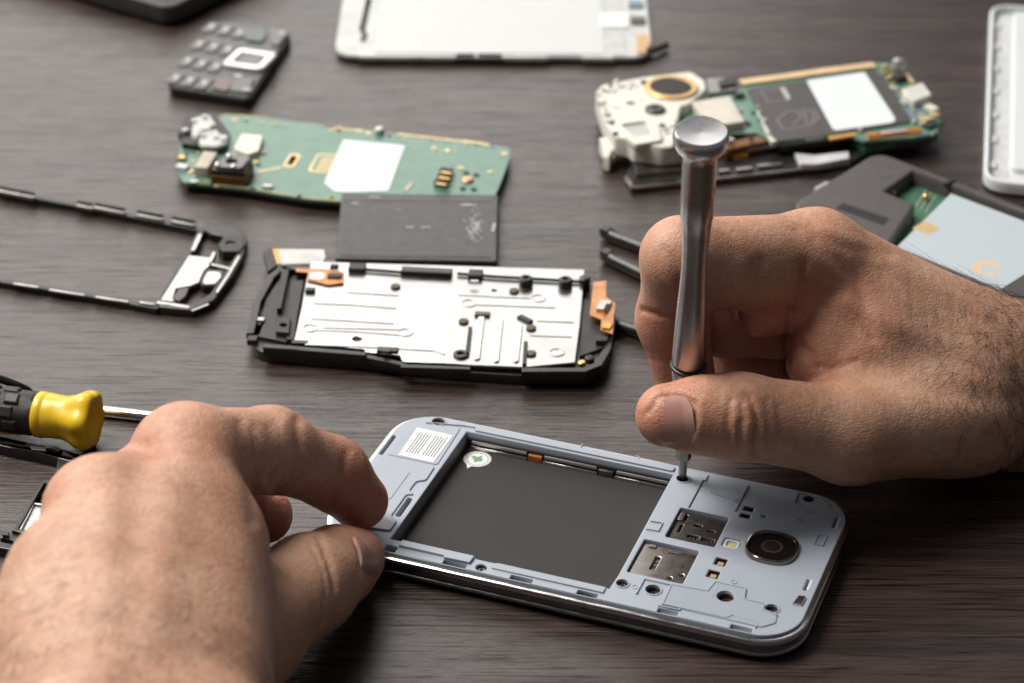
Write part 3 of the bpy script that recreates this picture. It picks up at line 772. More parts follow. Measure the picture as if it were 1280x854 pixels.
# card and sim readers
sim = MB().plate(rrect(91.4, 35.2, 104.4, 49.0, .4, 2), 4.6, 6.3, [rrect(92.6, 45.6, 93.6, 48.2, .2, 2), rrect(92.9, 39.6, 93.7, 43.4, .2, 2), rrect(96.4, 43.8, 98.6, 44.7, .1, 2), rrect(96.2, 38.0, 99.4, 39.6, .1, 2), rrect(100.2, 38.0, 103.6, 39.6, .1, 2), rrect(100.6, 42.6, 102.6, 43.4, .1, 2)], .2).build('sim_reader', STEELD, phone)
for k in range(3):
    MB().box(96.5 + k * 1.0, 38.1, 5.0, 97.1 + k * 1.0, 39.5, 5.8, .1).build('contact_spring', STEEL, sim)
    MB().box(100.5 + k * 1.0, 38.1, 5.0, 101.1 + k * 1.0, 39.5, 5.8, .1).build('contact_spring', STEEL, sim)
MB().box(91.5, 44.4, 6.2, 93.0, 49, 6.9, .2).build('reader_flap', STEEL, sim)
crd = MB().plate(rrect(86.4, 16.2, 101.4, 31.4, .5, 3), 4.6, 6.6, [rrect(91.2, 20.4, 92.5, 26.4, .2, 2), circ(97.4, 18.4, .55, 12), circ(100, 20.6, .6, 12), rrect(94, 29.2, 96, 30, .1, 2)], .3).build('card_reader', STEEL, phone)
MB().box(93.9, 29.3, 6.55, 98, 30.4, 6.85, .1).build('reader_tab', STEEL, crd); MB().box(88, 29.6, 6.55, 90, 30.8, 7.0, .1).build('reader_tab', STEEL, crd)
for k in range(3): MB().box(91.4, 20.8 + k * 1.9, 5.2, 92.3, 22.2 + k * 1.9, 6.0, .1).build('contact_spring', STEELD, crd)
# contacts, flash
for u, v in ((108.6, 55.3), (108.6, 51.8)):
    MB().box(u - .9, v - .7, 4.5, u + .2, v + .5, 6.9, .2).build('gold_contact', GOLD, phone); MB().box(u + .3, v - .7, 4.5, u + 1.0, v + .5, 6.7, .2).build('gold_contact', GOLD, phone)
for u, v in ((108.3, 28.9), (108.0, 22.9)):
    MB().box(u - .9, v - 1.1, 4.5, u + .9, v + .9, 6.9, .25).build('gold_contact', GOLDP, phone)
fl_ = MB().plate(rrect(106.5, 36.2, 110.9, 40.2, .9, 4), 5.0, 7.2, [rrect(107.3, 36.9, 110.1, 39.5, .7, 4)], .2).build('flash_frame', WHITEP, phone)
MB().plate(rrect(107.3, 36.9, 110.1, 39.5, .7, 4), 5.0, 6.7, (), .2).build('flash_lens', mat('flash_glass', (0.62, 0.63, 0.55), 0.1, 0, .05, 300, coat=.8), fl_)
MB().plate(rrect(107.9, 37.6, 109.3, 38.9, .2, 2), 6.65, 6.8, (), .05).build('phosphor', mat('phosphor', (0.75, 0.74, 0.10), 0.3), fl_)
# camera
def squ(cx, cy, a, p=2.5, n=44):
    out = []
    for k in range(n):
        t = 2 * math.pi * k / n; c_, s_ = math.cos(t), math.sin(t)
        out.append((cx + a * math.copysign(abs(c_) ** (2 / p), c_), cy + a * math.copysign(abs(s_) ** (2 / p), s_)))
    return out
cmo = MB().plate(squ(119.6, 39.2, 7.1), 7.4, 8.9, [squ(119.6, 39.2, 6.0)], .6).build('camera_ring', mat('lens_ring', (0.24, 0.21, 0.185), 0.16, 1.0, .05, 90), phone)
MB().plate(squ(119.6, 39.2, 6.05), 7.4, 8.45, (), .1).build('lens_cover', mat('lens_cover', (0.008, 0.007, 0.007), 0.10, 0, .05, 90, rvar=.03, spec=.22), cmo)
MB().plate(circ(119.6, 39.2, 3.0, 30), 8.44, 8.5, [circ(119.6, 39.2, 2.2, 30)], .02).build('lens_barrel', mat('lens_barrel', (0.05, 0.034, 0.028), 0.3), cmo)
MB().lathe([(2.0, 8.45), (1.9, 8.5), (1.3, 8.56), (.5, 8.6), (.01, 8.6)], (119.6, 39.2, 0), 24).build('lens_glass', mat('lens_glass', (0.02, 0.012, 0.02), 0.06, 0, .1, 200, rvar=.02), cmo)
# screws
COPS = mat('copper_screw', (0.42, 0.20, 0.13), .3, 1.0)
for u, v, r, z, m_ in ((86.8, 10.4, 1.6, 6.5, STEEL), (49.6, 4.0, 1.5, 6.5, STEEL), (12.5, 66.0, 1.9, 6.5, STEEL), (126.4, 13.7, 1.7, 6.2, STEEL), (122.9, 66.0, 1.5, 5.6, STEELD), (95.2, 10.6, 2.0, 6.0, COPS), (113.8, 14.3, 2.2, 5.8, COPS), (87.5, 63.0, 1.8, 5.4, STEELD)):
    MB().plate(circ(u, v, r - .02, 18), 4.4, 7.25, [circ(u, v, r - .32, 18)], .05).build('screw_hole_shade', mat('hole_shade_dark', (0.035, 0.028, 0.026), .5), phone)  # added dark liner, paints the shade inside the screw hole
    screw(phone, u, v, z, r - .36, m_)
for u, v, r in ((95.2, 10.6, 2.5), (86.8, 10.4, 2.1), (87.5, 63.0, 2.3), (126.4, 13.7, 2.2), (12.5, 66.0, 2.4)):
    MB().plate(circ(u, v, r, 20), 7.45, 7.75, [circ(u, v, r - .45, 20)], .1).build('screw_collar', GREYP2, phone)
for q in (rrect(107.2, 54.2, 110.0, 56.4, .2, 2), rrect(107.2, 50.8, 110.0, 52.8, .2, 2), rrect(106.7, 27.3, 109.8, 30.6, .2, 2), rrect(106.4, 21.3, 109.5, 24.6, .2, 2)):
    MB().plate(inset(ccw(q), .02), 4.4, 7.3, [inset(ccw(q), .3)], .05).build('contact_hole_shade', BLACKM, phone)  # black lining put in to darken the contact openings like shade
MB().plate(roundpoly([(130.8, 17), (133.4, 17.4), (133.6, 21.4), (131.6, 21.2)], .4, 3), 6.8, 8.2, (), .3).build('metal_tab', CHROME, phone)
for u, v, l in ((132.9, 57.7, 5), (132.7, 27.2, 4.6)): MB().box(u - .1, v - l / 2, 5.5, u + .8, v + l / 2, 7.6, .2).build('clip', WHITEP, phone)

# ================================================================== the precision screwdriver
A = np.array([48.0, 558.4, 6.0]); B = atY(877, 160, 539.5)
ax = Vector(B - A); LD = ax.length; ax.normalize()
drv = thing('precision_screwdriver', 'slim silver precision screwdriver held upright over the open phone', 'screwdriver', tuple(A))
ALU = mat('brushed_aluminium', (0.42, 0.39, 0.37), 0.30, 1.0, 0.04, 120, bump=0.05, bscale=1200)
ALUT = mat('satin_cap', (0.66, 0.66, 0.67), 0.30, 1.0, 0.03, 120)
def dl(prof, n=40): return MB().lathe(prof, (0, 0, 0), n, tuple(ax))
dl([(.5, 0), (.95, .6), (1.15, 2.5), (1.25, 7.6), (1.5, 8.6)], 12).build('bit', STEELD, drv)
dl([(1.5, 8.5), (2.2, 9.2), (2.25, 20), (1.8, 20.5)], 6).build('shank', STEELD, drv, 25)
dl([(2.2, 19.5), (3.6, 20.2), (4.1, 22), (4.2, 33.5), (3.8, 34), (3.8, 35), (4.3, 35.4), (4.4, 41.6), (3.9, 42.4)]).build('swivel_collar', STEEL, drv)
def oring(z, R, r):
    b = MB(); pr = []
    for k in range(9):
        a = -math.pi / 2 + math.pi * k / 8; pr.append((R + r * math.cos(a), z + r * math.sin(a)))
    return b.lathe(pr, (0, 0, 0), 40, tuple(ax))
oring(43.0, 4.45, .65).build('rubber_ring', BLACKP, drv)
k_ = LD / 121.0
dl([(4.2, 43.8), (4.5, 44.2), (4.6, 45.2), (4.52, 48), (4.38, 52), (4.22, 57), (4.02, 62), (3.72, 68), (3.48, 73), (3.38, 78), (3.46, 83), (3.75, 88), (4.08, 92.6), (4.32, 93.2), (4.36, 100), (4.4, 111), (4.6, 113), (5.2, 114.2)]).build('handle', ALU, drv)
# small drilled hole through the handle
side = Vector((0.86, -0.5, 0)); side = (side - ax * side.dot(ax)).normalized()
hp = ax * 102.5 + side * 4.22
MB().lathe([(1.25, 0), (1.25, .25), (.95, .3), (.85, .05)], tuple(hp), 18, tuple(side)).build('handle_hole', ALUT, drv)
dl([(5.0, 113.6 * k_), (6.2, 115 * k_), (7.0, 116.6 * k_), (7.15, 118.2 * k_), (6.95, 119.6 * k_), (6.4, 120.2 * k_), (5.6, 120.15 * k_), (3, 119.9 * k_), (.01, 119.8 * k_)], 56).build('swivel_cap', ALUT, drv, 50)
# ================================================================== the other parts on the table
def zz(ox, oy, s): return lambda pts: [(ox + a / s, oy + b / s) for a, b in pts]
def comp(F, par, px, py, z, lx, ly, h, m, name, ang=0.0, ch=.25, r=0.0):
    u, v = F.p(px, py, z)
    b = MB()
    if r:
        P = [(u + x * math.cos(ang) - y * math.sin(ang), v + x * math.sin(ang) + y * math.cos(ang)) for x, y in rrect(-lx / 2, -ly / 2, lx / 2, ly / 2, r, 4)]
        b.plate(P, z, z + h, (), ch)
    else: b.obox(u, v, lx, ly, z, z + h, ang, ch)
    return b.build(name, m, par)
def stripe(F, pts, z, w, h, m, name, par, n=6):
    P = F.poly(pts, z); b = MB()
    for (x0, y0), (x1, y1) in zip(P, P[1:]):
        b.obox((x0 + x1) / 2, (y0 + y1) / 2, math.hypot(x1 - x0, y1 - y0) + w * .8, w, z - .1, z + h + random.uniform(-.01, .01), math.atan2(y1 - y0, x1 - x0), .12)
    return b.build(name, m, par)

# ---- silver display chassis in its black frame
o0 = at(318, 440, 0); CF = Frame(o0[0], o0[1], math.radians(-4.6))
chs = thing('display_chassis', 'bright silver display plate in a black phone frame with orange ribbon ends', 'phone chassis', (o0[0], o0[1], 0), CF.yaw)
ZA = zz(290, 230, 3.285); ZB = zz(530, 230, 3.285)
outl = CF.poly([(352, 333), (560, 338), (742, 350), (764, 372), (768, 400), (760, 438), (748, 458), (730, 465), (655, 464), (555, 458), (455, 446), (330, 436), (316, 428), (312, 412), (320, 378), (336, 346)], 5)
outl = roundpoly(outl, 3, 3)
MB().plate(outl, 0.0, 3.4, (), .3, .4).build('frame', BLACKP, chs)
pl_out = CF.poly([(388, 327), (731, 337), (728, 372), (725, 406), (722, 430), (719, 453), (655, 459), (586, 456), (555, 454), (503, 452), (500, 444), (457, 440), (455, 436), (372, 429), (368, 425), (377, 385), (384, 345)], 5.6)
plate_hole = [circ(*CF.p(446.5, 423.5, 5.6), 1.5, 14), circ(*CF.p(618, 363, 5.6), .9, 10)]
MB().plate(pl_out, 4.9, 5.6, plate_hole, .2).build('shield_plate', SILVER, chs)
MB().plate(inset(ccw(pl_out), 1.2), 3.3, 4.95, (), 0).build('plate_core', HOLE, chs)
# near rim of the frame with catches
def rim(pts, z0, z1, w, name='frame_rim', m=None):
    P = CF.poly(pts, z1); b = MB()
    for (x0, y0), (x1, y1) in zip(P, P[1:]):
        b.obox((x0 + x1) / 2, (y0 + y1) / 2, math.hypot(x1 - x0, y1 - y0) + w * .6, w, z0, z1 + random.uniform(-.02, .02), math.atan2(y1 - y0, x1 - x0), .25)
    return b.build(name, m or BLACKP, chs)
rim([(332, 432), (372, 435), (455, 442)], 3.2, 6.0, 2.2); rim([(455, 444), (505, 455)], 3.2, 5.2, 2.0); rim([(503, 457), (586, 460)], 3.2, 5.8, 1.8); rim([(655, 462), (730, 462), (748, 455), (758, 438)], 3.2, 6.2, 2.4)
rim([(313, 415), (321, 378), (338, 346), (352, 335)], 3.2, 5.6, 2.4); rim([(760, 436), (766, 400), (760, 372)], 3.2, 5.2, 2.0)
rim([(352, 334), (384, 334)], 3.2, 6.2, 3)
for px, py, lx, m_ in ((350, 441, 5, BLACKM), (395, 446, 7, GREYD), (425, 449, 3, STEELD), (470, 453, 5, GREYD), (520, 461, 6, BLACKM), (548, 463, 2.4, STEELD), (606, 466, 8, GREYD), (640, 468, 3, BLACKM), (690, 468, 7, GREYD), (722, 468, 3, STEELD)):
    comp(CF, chs, px, py, 2.0, lx, 1.4, random.uniform(1.6, 2.6), m_, 'wall_catch', 0, .25)
# left end: moulded black blocks
end = MB()
end.plate(CF.poly([(322, 418), (332, 372), (352, 342), (372, 342), (366, 385), (358, 425)], 5.2), 3.3, 4.6, [CF.poly([(318 + 4, 396), (331, 396), (330, 403), (320, 403)], 5.2)], .3)
end.build('end_moulding', BLACKM, chs)
for pts, h in (([(352, 338), (362, 336), (352, 385), (346, 386)], 6.8), ([(362, 350), (380, 350), (372, 395), (368, 424), (358, 424)], 5.2)):
    MB().plate(CF.poly(pts, h), 3.3, h, (), .3).build('end_rib', BLACKM, chs)
po = MB().plate(CF.poly(ZA([(185, 545), (240, 548), (235, 610), (180, 605)]), 6.5), 3.3, 6.5, [circ(*CF.p(290 + 212 / 3.285, 230 + 578 / 3.285, 6.5), 1.2, 12)], .3).build('screw_post', BLACKM, chs)
MB().lathe([(2.0, 3.3), (2.0, 6.6), (1.5, 6.9), (1.1, 6.8), (1.0, 5.5)], (*CF.p(356, 336, 6.5), 0), 16).build('screw_post', BLACKM, chs)
comp(CF, chs, 325, 400, 4.7, 2.8, 1.8, .5, WHITEP, 'white_insert', 0); comp(CF, chs, 388, 365, 5.6, 3, 2, 1.2, BLACKM, 'catch'); comp(CF, chs, 316, 429, 3.4, 3, 3, 2.0, BLACKM, 'catch')
# ridges pressed in the plate
LINE = mat('pressed_ridge', (0.54, 0.535, 0.525), 0.34, 1.0, 0.05, 200)
for pts in (ZA([(480, 445), (680, 458)]), ZA([(340, 490), (500, 497), (670, 510)]), ZA([(330, 553), (500, 563), (660, 573)]), ZA([(345, 600), (520, 607), (690, 620)]), ZA([(305, 660), (600, 672), (830, 685), (870, 700)]),
            ZB([(145, 455), (430, 470)]), ZB([(215, 495), (535, 508)]), ZB([(470, 562), (610, 568)]), ZB([(440, 622), (600, 628)]), ZA([(345, 582), (310, 575)]), ZA([(690, 598), (380, 590)])):
    stripe(CF, pts, 5.6, .85, .22, LINE, 'pressed_ridge', chs)
for Z, c in ((ZA, (322, 592)), (ZA, (712, 610)), (ZB, (470, 470)), (ZB, (185, 490)), (ZB, (545, 692))):
    u, v = CF.p(*Z([c])[0], 5.6)
    MB().plate(circ(u, v, 2.5, 20), 5.55, 5.84, [circ(u, v, 2.0, 20)], .1).build('pressed_ring', LINE, chs)
for a, b in (((237, 545), (215, 725)), ((312, 560), (294, 735)), ((392, 580), (375, 735))):
    p, q = CF.p(*ZB([a])[0], 5.6), CF.p(*ZB([b])[0], 5.6)
    ang = math.atan2(q[1] - p[1], q[0] - p[0]); L_ = math.hypot(q[0] - p[0], q[1] - p[1])
    P = [((p[0] + q[0]) / 2 + x * math.cos(ang) - y * math.sin(ang), (p[1] + q[1]) / 2 + x * math.sin(ang) + y * math.cos(ang)) for x, y in rrect(-L_ / 2, -1.1, L_ / 2, 1.1, 1.0, 4)]
    MB().plate(P, 5.5, 6.1, (), .35).build('pressed_bar', mat('pressed_bar', (0.66, 0.65, 0.64), 0.30, 1.0, .05), chs)
for p in (ZA([(672, 425)])[0], *ZB([(370, 443), (163, 568), (440, 595), (440, 700)])):
    MB().lathe([(1.6, 5.5), (1.6, 6.2), (1.2, 6.45), (.01, 6.45)], (*CF.p(*p, 5.6), 0), 16).build('foam_dot', BROWN, chs)
for p in ZB([(418, 405), (580, 410)]):
    MB().lathe([(2.3, 5.0), (2.3, 8.0), (1.9, 8.4), (1.1, 8.4), (1.0, 7.6), (.01, 7.5)], (*CF.p(*p, 6.5), 0), 20).build('boss', BLACKP, chs)
MB().lathe([(1.8, 3.4), (1.8, 7.6), (1.3, 8.0), (.01, 8.0)], (*CF.p(*ZB([(660, 398)])[0], 6.5), 0), 20).build('boss', BLACKP, chs)
comp(CF, chs, *ZB([(212, 382)])[0], 5.6, 4.6, 4.2, 1.8, BLACKM, 'bracket'); comp(CF, chs, *ZB([(207, 402)])[0], 7.3, 2.6, 1.2, .4, SILVER, 'bracket_pin')
comp(CF, chs, *ZA([(515, 355)])[0], 5.6, 5.4, 4.0, 1.8, BLACKM, 'rubber_block', 0); comp(CF, chs, *ZA([(800, 372)])[0], 5.6, 16.5, 3.4, 1.8, BLACKP, 'rubber_bar', math.radians(-1))
stripe(CF, ZA([(545, 355), (640, 362), (710, 368)]), 6.0, .7, .8, BLACKP, 'wire', chs); stripe(CF, ZB([(140, 372), (300, 385), (480, 395), (640, 405)]), 6.0, .7, .8, BLACKP, 'wire', chs)
for pts in (ZB([(190, 600), (178, 700)]), ZB([(418, 660), (412, 745)])): stripe(CF, pts, 5.8, 1.2, 1.0, BLACKM, 'slot_edge', chs)
comp(CF, chs, *ZB([(240, 540)])[0], 5.6, 4.8, 2.2, .9, BROWN, 'foam_pad'); comp(CF, chs, *ZB([(415, 560)])[0], 5.6, 5.2, 2.0, .9, BLACKM, 'foam_pad', -.7)
lug = MB().plate(circ(*CF.p(*ZB([(152, 700)])[0], 6), 2.4, 18), 3.3, 6.4, [circ(*CF.p(*ZB([(152, 700)])[0], 6), 1.1, 14)], .3).build('screw_lug', BLACKP, chs)
comp(CF, chs, *ZA([(640, 700)])[0], 4.5, 6.5, 2.6, 2.0, BLACKP, 'catch'); comp(CF, chs, *ZA([(635, 690)])[0], 6.4, 2.2, 1.6, .8, BROWN, 'foam_pad')
comp(CF, chs, *ZA([(280, 672)])[0], 3.6, 5, 2.0, 2.2, BLACKP, 'catch')
# right end of the frame
MB().plate(CF.poly(ZB([(655, 470), (720, 470), (770, 560), (765, 660), (640, 705), (640, 590)]), 4.6), 3.3, 4.4, (), .25).build('end_moulding', BLACKM, chs)
comp(CF, chs, *ZB([(730, 655)])[0], 4.3, 3.6, 3.2, 2.0, BLACKM, 'screw_post'); MB().lathe([(1.5, 4.4), (1.5, 6.0), (1.0, 6.3), (.01, 6.3)], (*CF.p(*ZB([(680, 718)])[0], 5.5), 0), 16).build('screw_post', BLACKM, chs)
MB().lathe([(1.2, 5.0), (1.2, 6.35), (.9, 6.55), (.01, 6.55)], (*CF.p(*ZB([(648, 735)])[0], 6.0), 0), 16).build('brass_pin', GOLD, chs)
# orange ribbon at the right end, lifted and curled over the edge
fx = MB().plate(CF.poly(ZB([(697, 402), (750, 397), (748, 462), (788, 490), (780, 545), (775, 615), (725, 600), (728, 556), (680, 538), (688, 470)]), 7.2), 6.8, 7.25, (), .1).build('copper_ribbon', COPPER, chs)
MB().plate(CF.poly(ZB([(700, 470), (688, 530), (726, 545), (738, 486)]), 6.8), 4.3, 6.85, (), .2).build('ribbon_fold', COPPER, chs)
cn = comp(CF, chs, *ZB([(740, 508)])[0], 7.2, 3.6, 6.0, 1.1, TIN, 'connector', math.radians(-12)); comp(CF, chs, *ZB([(748, 508)])[0], 8.25, 1.0, 4.6, .3, HOLE, 'connector_slot', math.radians(-12))
comp(CF, chs, *ZB([(752, 590)])[0], 7.2, 2.6, 3.0, .8, mat('amber', (0.75, 0.38, 0.06), .3), 'ribbon_tab', -.2)
# orange ribbon at the left end
MB().plate(CF.poly(ZA([(262, 345), (395, 348), (460, 360), (458, 405), (395, 412), (310, 392), (312, 362), (262, 358)]), 6.4), 5.8, 6.3, (), .1).build('copper_ribbon', COPPER, chs)
MB().plate(roundpoly(CF.poly(ZA([(318, 362), (378, 362), (384, 378), (376, 394), (318, 388)]), 6.5), 1, 3), 6.2, 6.5, (), .1).build('ribbon_window', SILVER, chs)
comp(CF, chs, *ZA([(422, 382)])[0], 6.2, 4.6, 2.6, .8, BLACKM, 'connector'); comp(CF, chs, *ZA([(421, 346)])[0], 6.2, 2.6, 1.8, 1.2, BLACKM, 'connector')
# flat ribbon sticking out behind the corner
MB().plate(CF.poly(ZA([(190, 266), (378, 268), (384, 300), (372, 325), (200, 330)]), 4.4), 3.9, 4.4, (), .1).build('ribbon_cable', mat('grey_ribbon', (0.52, 0.53, 0.50), 0.35, 0.4), chs)
MB().plate(CF.poly(ZA([(165, 268), (190, 266), (203, 328), (182, 332)]), 4.5), 3.8, 4.6, (), .1).build('ribbon_stiffener', mat('amber', (0.75, 0.38, 0.06), .3), chs)
MB().plate(CF.poly(ZA([(128, 282), (163, 264), (186, 335), (148, 362)]), 5.0), 3.0, 5.2, (), .2).build('ribbon_plug', BLACKM, chs)
MB().plate(CF.poly(ZA([(205, 300), (370, 300), (360, 345), (220, 345)]), 2.8), 0.0, 3.85, (), .2).build('ribbon_fold', GREYD, chs)

# ---- battery pack
ob = at(418, 325, 4); BF = Frame(ob[0], ob[1], math.radians(-0.6))
bat = thing('battery', 'flat dark grey battery pack lying between the green board and silver chassis', 'battery', (ob[0], ob[1], 0), BF.yaw)
bp_ = BF.poly([(427, 241), (624, 243), (622, 327), (419, 323)], 4.6)
BATM = mat('battery_film', (0.045, 0.042, 0.044), 0.42, 0, 0.22, 260, bump=0.3, bscale=240)
MB().plate(roundpoly(bp_, 1.0, 4), 0.0, 4.6, (), .7, .5).build('cell_wrap', BATM, bat)
u0, v0 = BF.p(427, 248, 4.6); u1, v1 = BF.p(620, 250, 4.6)
MB().box(u0 + 1, v0 - 1.2, 4.5, u1 - 1, v0 + .6, 4.72, .05).build('tape_edge', GREYD, bat)
un, vn = BF.p(424, 318, 4.6)
MB().box(un + .5, vn - 1.2, 4.5, u1 - .6, vn - .4, 4.75, .05).build('wrap_seam', BLACKP, bat)
WORN = mat('scuffed_print', (0.46, 0.45, 0.45), 0.5, 0, .3, 500)
for px, py, lx, ly in ((444, 254, 2.6, .6), (468, 246, 4, .5), (585, 256, 5, .9), (512, 284, 2.6, .8), (532, 284, 3.2, .7), (498, 262, 2, .4)):
    comp(BF, bat, px, py, 4.6, lx, ly, .05, WORN, 'scuff', .05, 0)
for k in range(70):
    comp(BF, bat, 593 + random.gauss(0, 5), 284 + random.gauss(0, 9), 4.6, random.uniform(.2, .7), random.uniform(.4, 1.6), .04 + k * .0006, WORN, 'scuff', random.gauss(.25, .15), 0)
comp(BF, bat, 617, 284, 4.6, 1.0, 6, .05, WORN, 'scuff', -.1, 0)
for px in (500, 512): comp(BF, bat, px, 327, 1.5, 1.6, .8, 1.6, STEEL, 'terminal', 0, .1)

mat('off_white', (0.54, 0.56, 0.54), .4)
# ---- green circuit board
og = at(222, 228, 0); GF = Frame(og[0], og[1], math.radians(-10))
grn = thing('circuit_board', 'long green phone circuit board with white label and camera block', 'circuit board', (og[0], og[1], 0), GF.yaw)
Z3_ = zz(200, 120, 5.339); Z4_ = zz(400, 120, 5.12)
gz = 4.0
go = GF.poly([(239, 158), (262, 150), (281, 142), (320, 144), (360, 151), (400, 155), (412, 161), (445, 160), (482, 165), (537, 172), (607, 180), (638, 185), (638, 196), (624, 234), (618, 246), (560, 252), (500, 254), (421, 252), (384, 249), (346, 243), (318, 238), (301, 235), (262, 231), (230, 228), (221, 214), (226, 178)], gz)
MB().plate(go, gz - 1.1, gz, [rrect(*[a + b for a, b in zip(GF.p(365, 201, gz) * 2, (-1.1, -3.6, 1.1, 3.6))], .6, 3)], .12).build('board', GREEN, grn)
GG = mat('board_edge', (0.42, 0.30, 0.10), 0.4, 0.5, .2, 400)
MB().plate(inset(ccw(go), 1.2), 0.2, gz - 1.1, (), .2).build('lower_shield', mat('under_black', (0.015, 0.013, 0.012), .45), grn)
stripe(GF, [(232, 227), (262, 230), (300, 234), (346, 242), (384, 248), (421, 251)], gz, .8, .12, GG, 'edge_trace', grn); stripe(GF, [(272, 147), (282, 143), (320, 145), (340, 148)], gz, .7, .1, GG, 'edge_trace', grn); stripe(GF, Z4_([(505, 245), (700, 268), (930, 292)]), gz, 1.3, .12, GOLDP, 'edge_trace', grn)
stripe(GF, Z4_([(930, 292), (1065, 312)]), gz, 2.0, .14, GOLDP, 'edge_pad', grn); stripe(GF, Z4_([(60, 215), (130, 212), (250, 222)]), gz, 1.0, .12, GOLDP, 'edge_trace', grn)
lb = roundpoly(GF.poly(Z4_([(150, 276), (545, 315), (520, 380), (438, 606), (180, 615), (95, 610), (28, 555), (40, 520)]), gz + .3), 1.0, 4)
MB().plate(lb, gz, gz + .2, (), .03).build('blank_label', mat('label_paper', (0.64, 0.69, 0.71), .6, 0, .01, 80, rvar=.02), grn)
u, v = GF.p(365, 201, gz)
MB().plate(rrect(u - 2.2, v - 5.6, u + 2.2, v + 5.6, 1.9, 6), gz, gz + .15, [rrect(u - 1.1, v - 3.6, u + 1.1, v + 3.6, .6, 3)], .03).build('slot_ring', GOLDP, grn)
stripe(GF, Z3_([(660, 505), (800, 478)]), gz, 1.1, .08, GOLDP, 'trace', grn)
u, v = GF.p(*Z3_([(1090, 450)])[0], gz)
MB().plate(rrect(u - 4, v - 7.4, u + 4.2, v + 7.4, 2, 4), gz, gz + .1, [rrect(u - 3, v - 6.2, u + 5, v + 6.2, 1.4, 4)], .02).build('pad_ring', GOLDP, grn)
for k in range(6): MB().box(u - 1.6, v - 5 + k * 1.7, gz, u + 3.6, v - 4 + k * 1.7, gz + .1, .02).build('pad', GOLDP, grn)
for px, py in Z3_([(500, 160), (1190, 215), (1145, 680), (628, 440)]) + Z4_([(110, 212), (258, 228), (310, 240), (900, 462), (1088, 487), (1178, 372), (730, 335), (815, 352), (70, 650)]):
    u, v = GF.p(px, py, gz); MB().plate(circ(u, v, random.uniform(1.0, 1.6), 14, random.uniform(.8, 1.4)), gz, gz + .2, (), .05).build('solder_pad', GOLDP, grn)
MB().lathe([(1.7, gz), (1.8, gz + 1.6), (1.3, gz + 2.2), (.01, gz + 2.3)], (*GF.p(*Z4_([(380, 240)])[0], gz), 0), 16).build('coaxial_socket', TIN, grn)
stripe(GF, Z4_([(585, 565), (550, 605)]), gz, 1.6, .3, mat('tan_part', (0.56, 0.47, 0.36), .5), 'chip_resistor', grn)
for k, (px, py) in enumerate(Z4_([(810, 505), (795, 540), (775, 578)])):
    comp(GF, grn, px, py, gz, 4.4, 2.4, 2.4, BLACKM, 'contact_block', -.15); s_ = comp(GF, grn, px, py - 1.5, gz + 2.4, 4.0, 1.3, .5, GOLD, 'battery_contact', -.15)
MB().lathe([(2.1, gz), (2.1, gz + .6), (1.6, gz + 1.1), (.01, gz + 1.3)], (*GF.p(*Z4_([(945, 545)])[0], gz), 0), 18).build('dome_switch', mat('copper_dome', (0.70, 0.42, 0.22), .35, .8), grn)
for px, py in Z4_([(935, 495), (1000, 508), (915, 595), (985, 600)]): comp(GF, grn, px, py, gz, 1.8, 1.8, .5, BLACKM, 'chip', .3)
for k, (px, py) in enumerate(((243, 152), (256, 147), (266, 157), (254, 170), (270, 172), (279, 175))):
    comp(GF, grn, px, py, gz + (4.2 if k < 3 else 3.4), 1.8, 2.6, .8, MATS['off_white'], 'socket_lug', .3, .3)
# white socket, chip, beige crystal, camera block
sk = MB().plate(GF.poly([(226, 168), (232, 150), (268, 146), (287, 172), (285, 186), (262, 190), (228, 186)], gz), gz, gz + 2.2, (), .3).build('socket_base', BLACKM, grn)
for pts, h in (([(240, 160), (244, 146), (262, 143), (268, 152), (264, 160), (252, 163), (246, 172), (239, 168)], 4.2), ([(248, 177), (251, 165), (262, 162), (270, 160), (276, 168), (285, 168), (284, 178), (272, 183), (252, 182)], 3.4)):
    MB().plate(roundpoly(GF.poly(pts, gz + h), .8, 3), gz + 2.1, gz + h, (), .5).build('white_socket', MATS['off_white'], grn)
MB().lathe([(2.6, gz), (2.6, gz + 2.6), (2.0, gz + 3.2), (1.0, gz + 3.2), (.01, gz + 2.9)], (*GF.p(232, 173, gz), 0), 18).build('rubber_boot', BLACKP, grn); MB().lathe([(1.2, gz + 3), (1.1, gz + 3.7), (.01, gz + 3.9)], (*GF.p(232, 173, gz), 0), 14).build('boot_pin', TIN, grn)
wc = MB().plate(roundpoly(GF.poly(Z3_([(545, 245), (690, 258), (660, 360), (590, 385), (490, 345)]), gz + 2.4), 1, 4), gz, gz + 2.2, (), .4).build('white_chip', CREAM, grn)
MB().plate(roundpoly(GF.poly(Z3_([(290, 365), (385, 375), (320, 480), (228, 472)]), gz + 4), .5, 3), gz, gz + 4, (), .4).build('crystal_can', mat('beige', (0.52, 0.47, 0.36), .45), grn); comp(GF, grn, *Z3_([(285, 505)])[0], gz, 5, 4, 2.6, BLACKM, 'chip', 0)
uc, vc = GF.p(*Z3_([(480, 500)])[0], gz + 3)
cmb = MB().box(uc - 6.2, vc - 5.2, gz, uc + 6.2, vc + 6.0, gz + 3.2, .4).build('camera_block', mat('bronze', (0.20, 0.11, 0.035), .35, .6, .2), grn)
MB().box(uc - 6.0, vc - 4.6, gz + 3.1, uc + 6.0, vc + 5.8, gz + 5.2, .4).build('camera_housing', BLACKP, cmb)
MB().plate(roundpoly([(uc - 5.2, vc - 4.2), (uc + 5, vc - 4.2), (uc + 5.8, vc + 5), (uc - 3, vc + 5.6)], 1.4, 4), gz + 5.1, gz + 6.6, [circ(uc, vc + .6, 2.0, 18)], .4).build('camera_top', mat('camera_grey', (0.18, 0.17, 0.18), .32, .4), cmb)
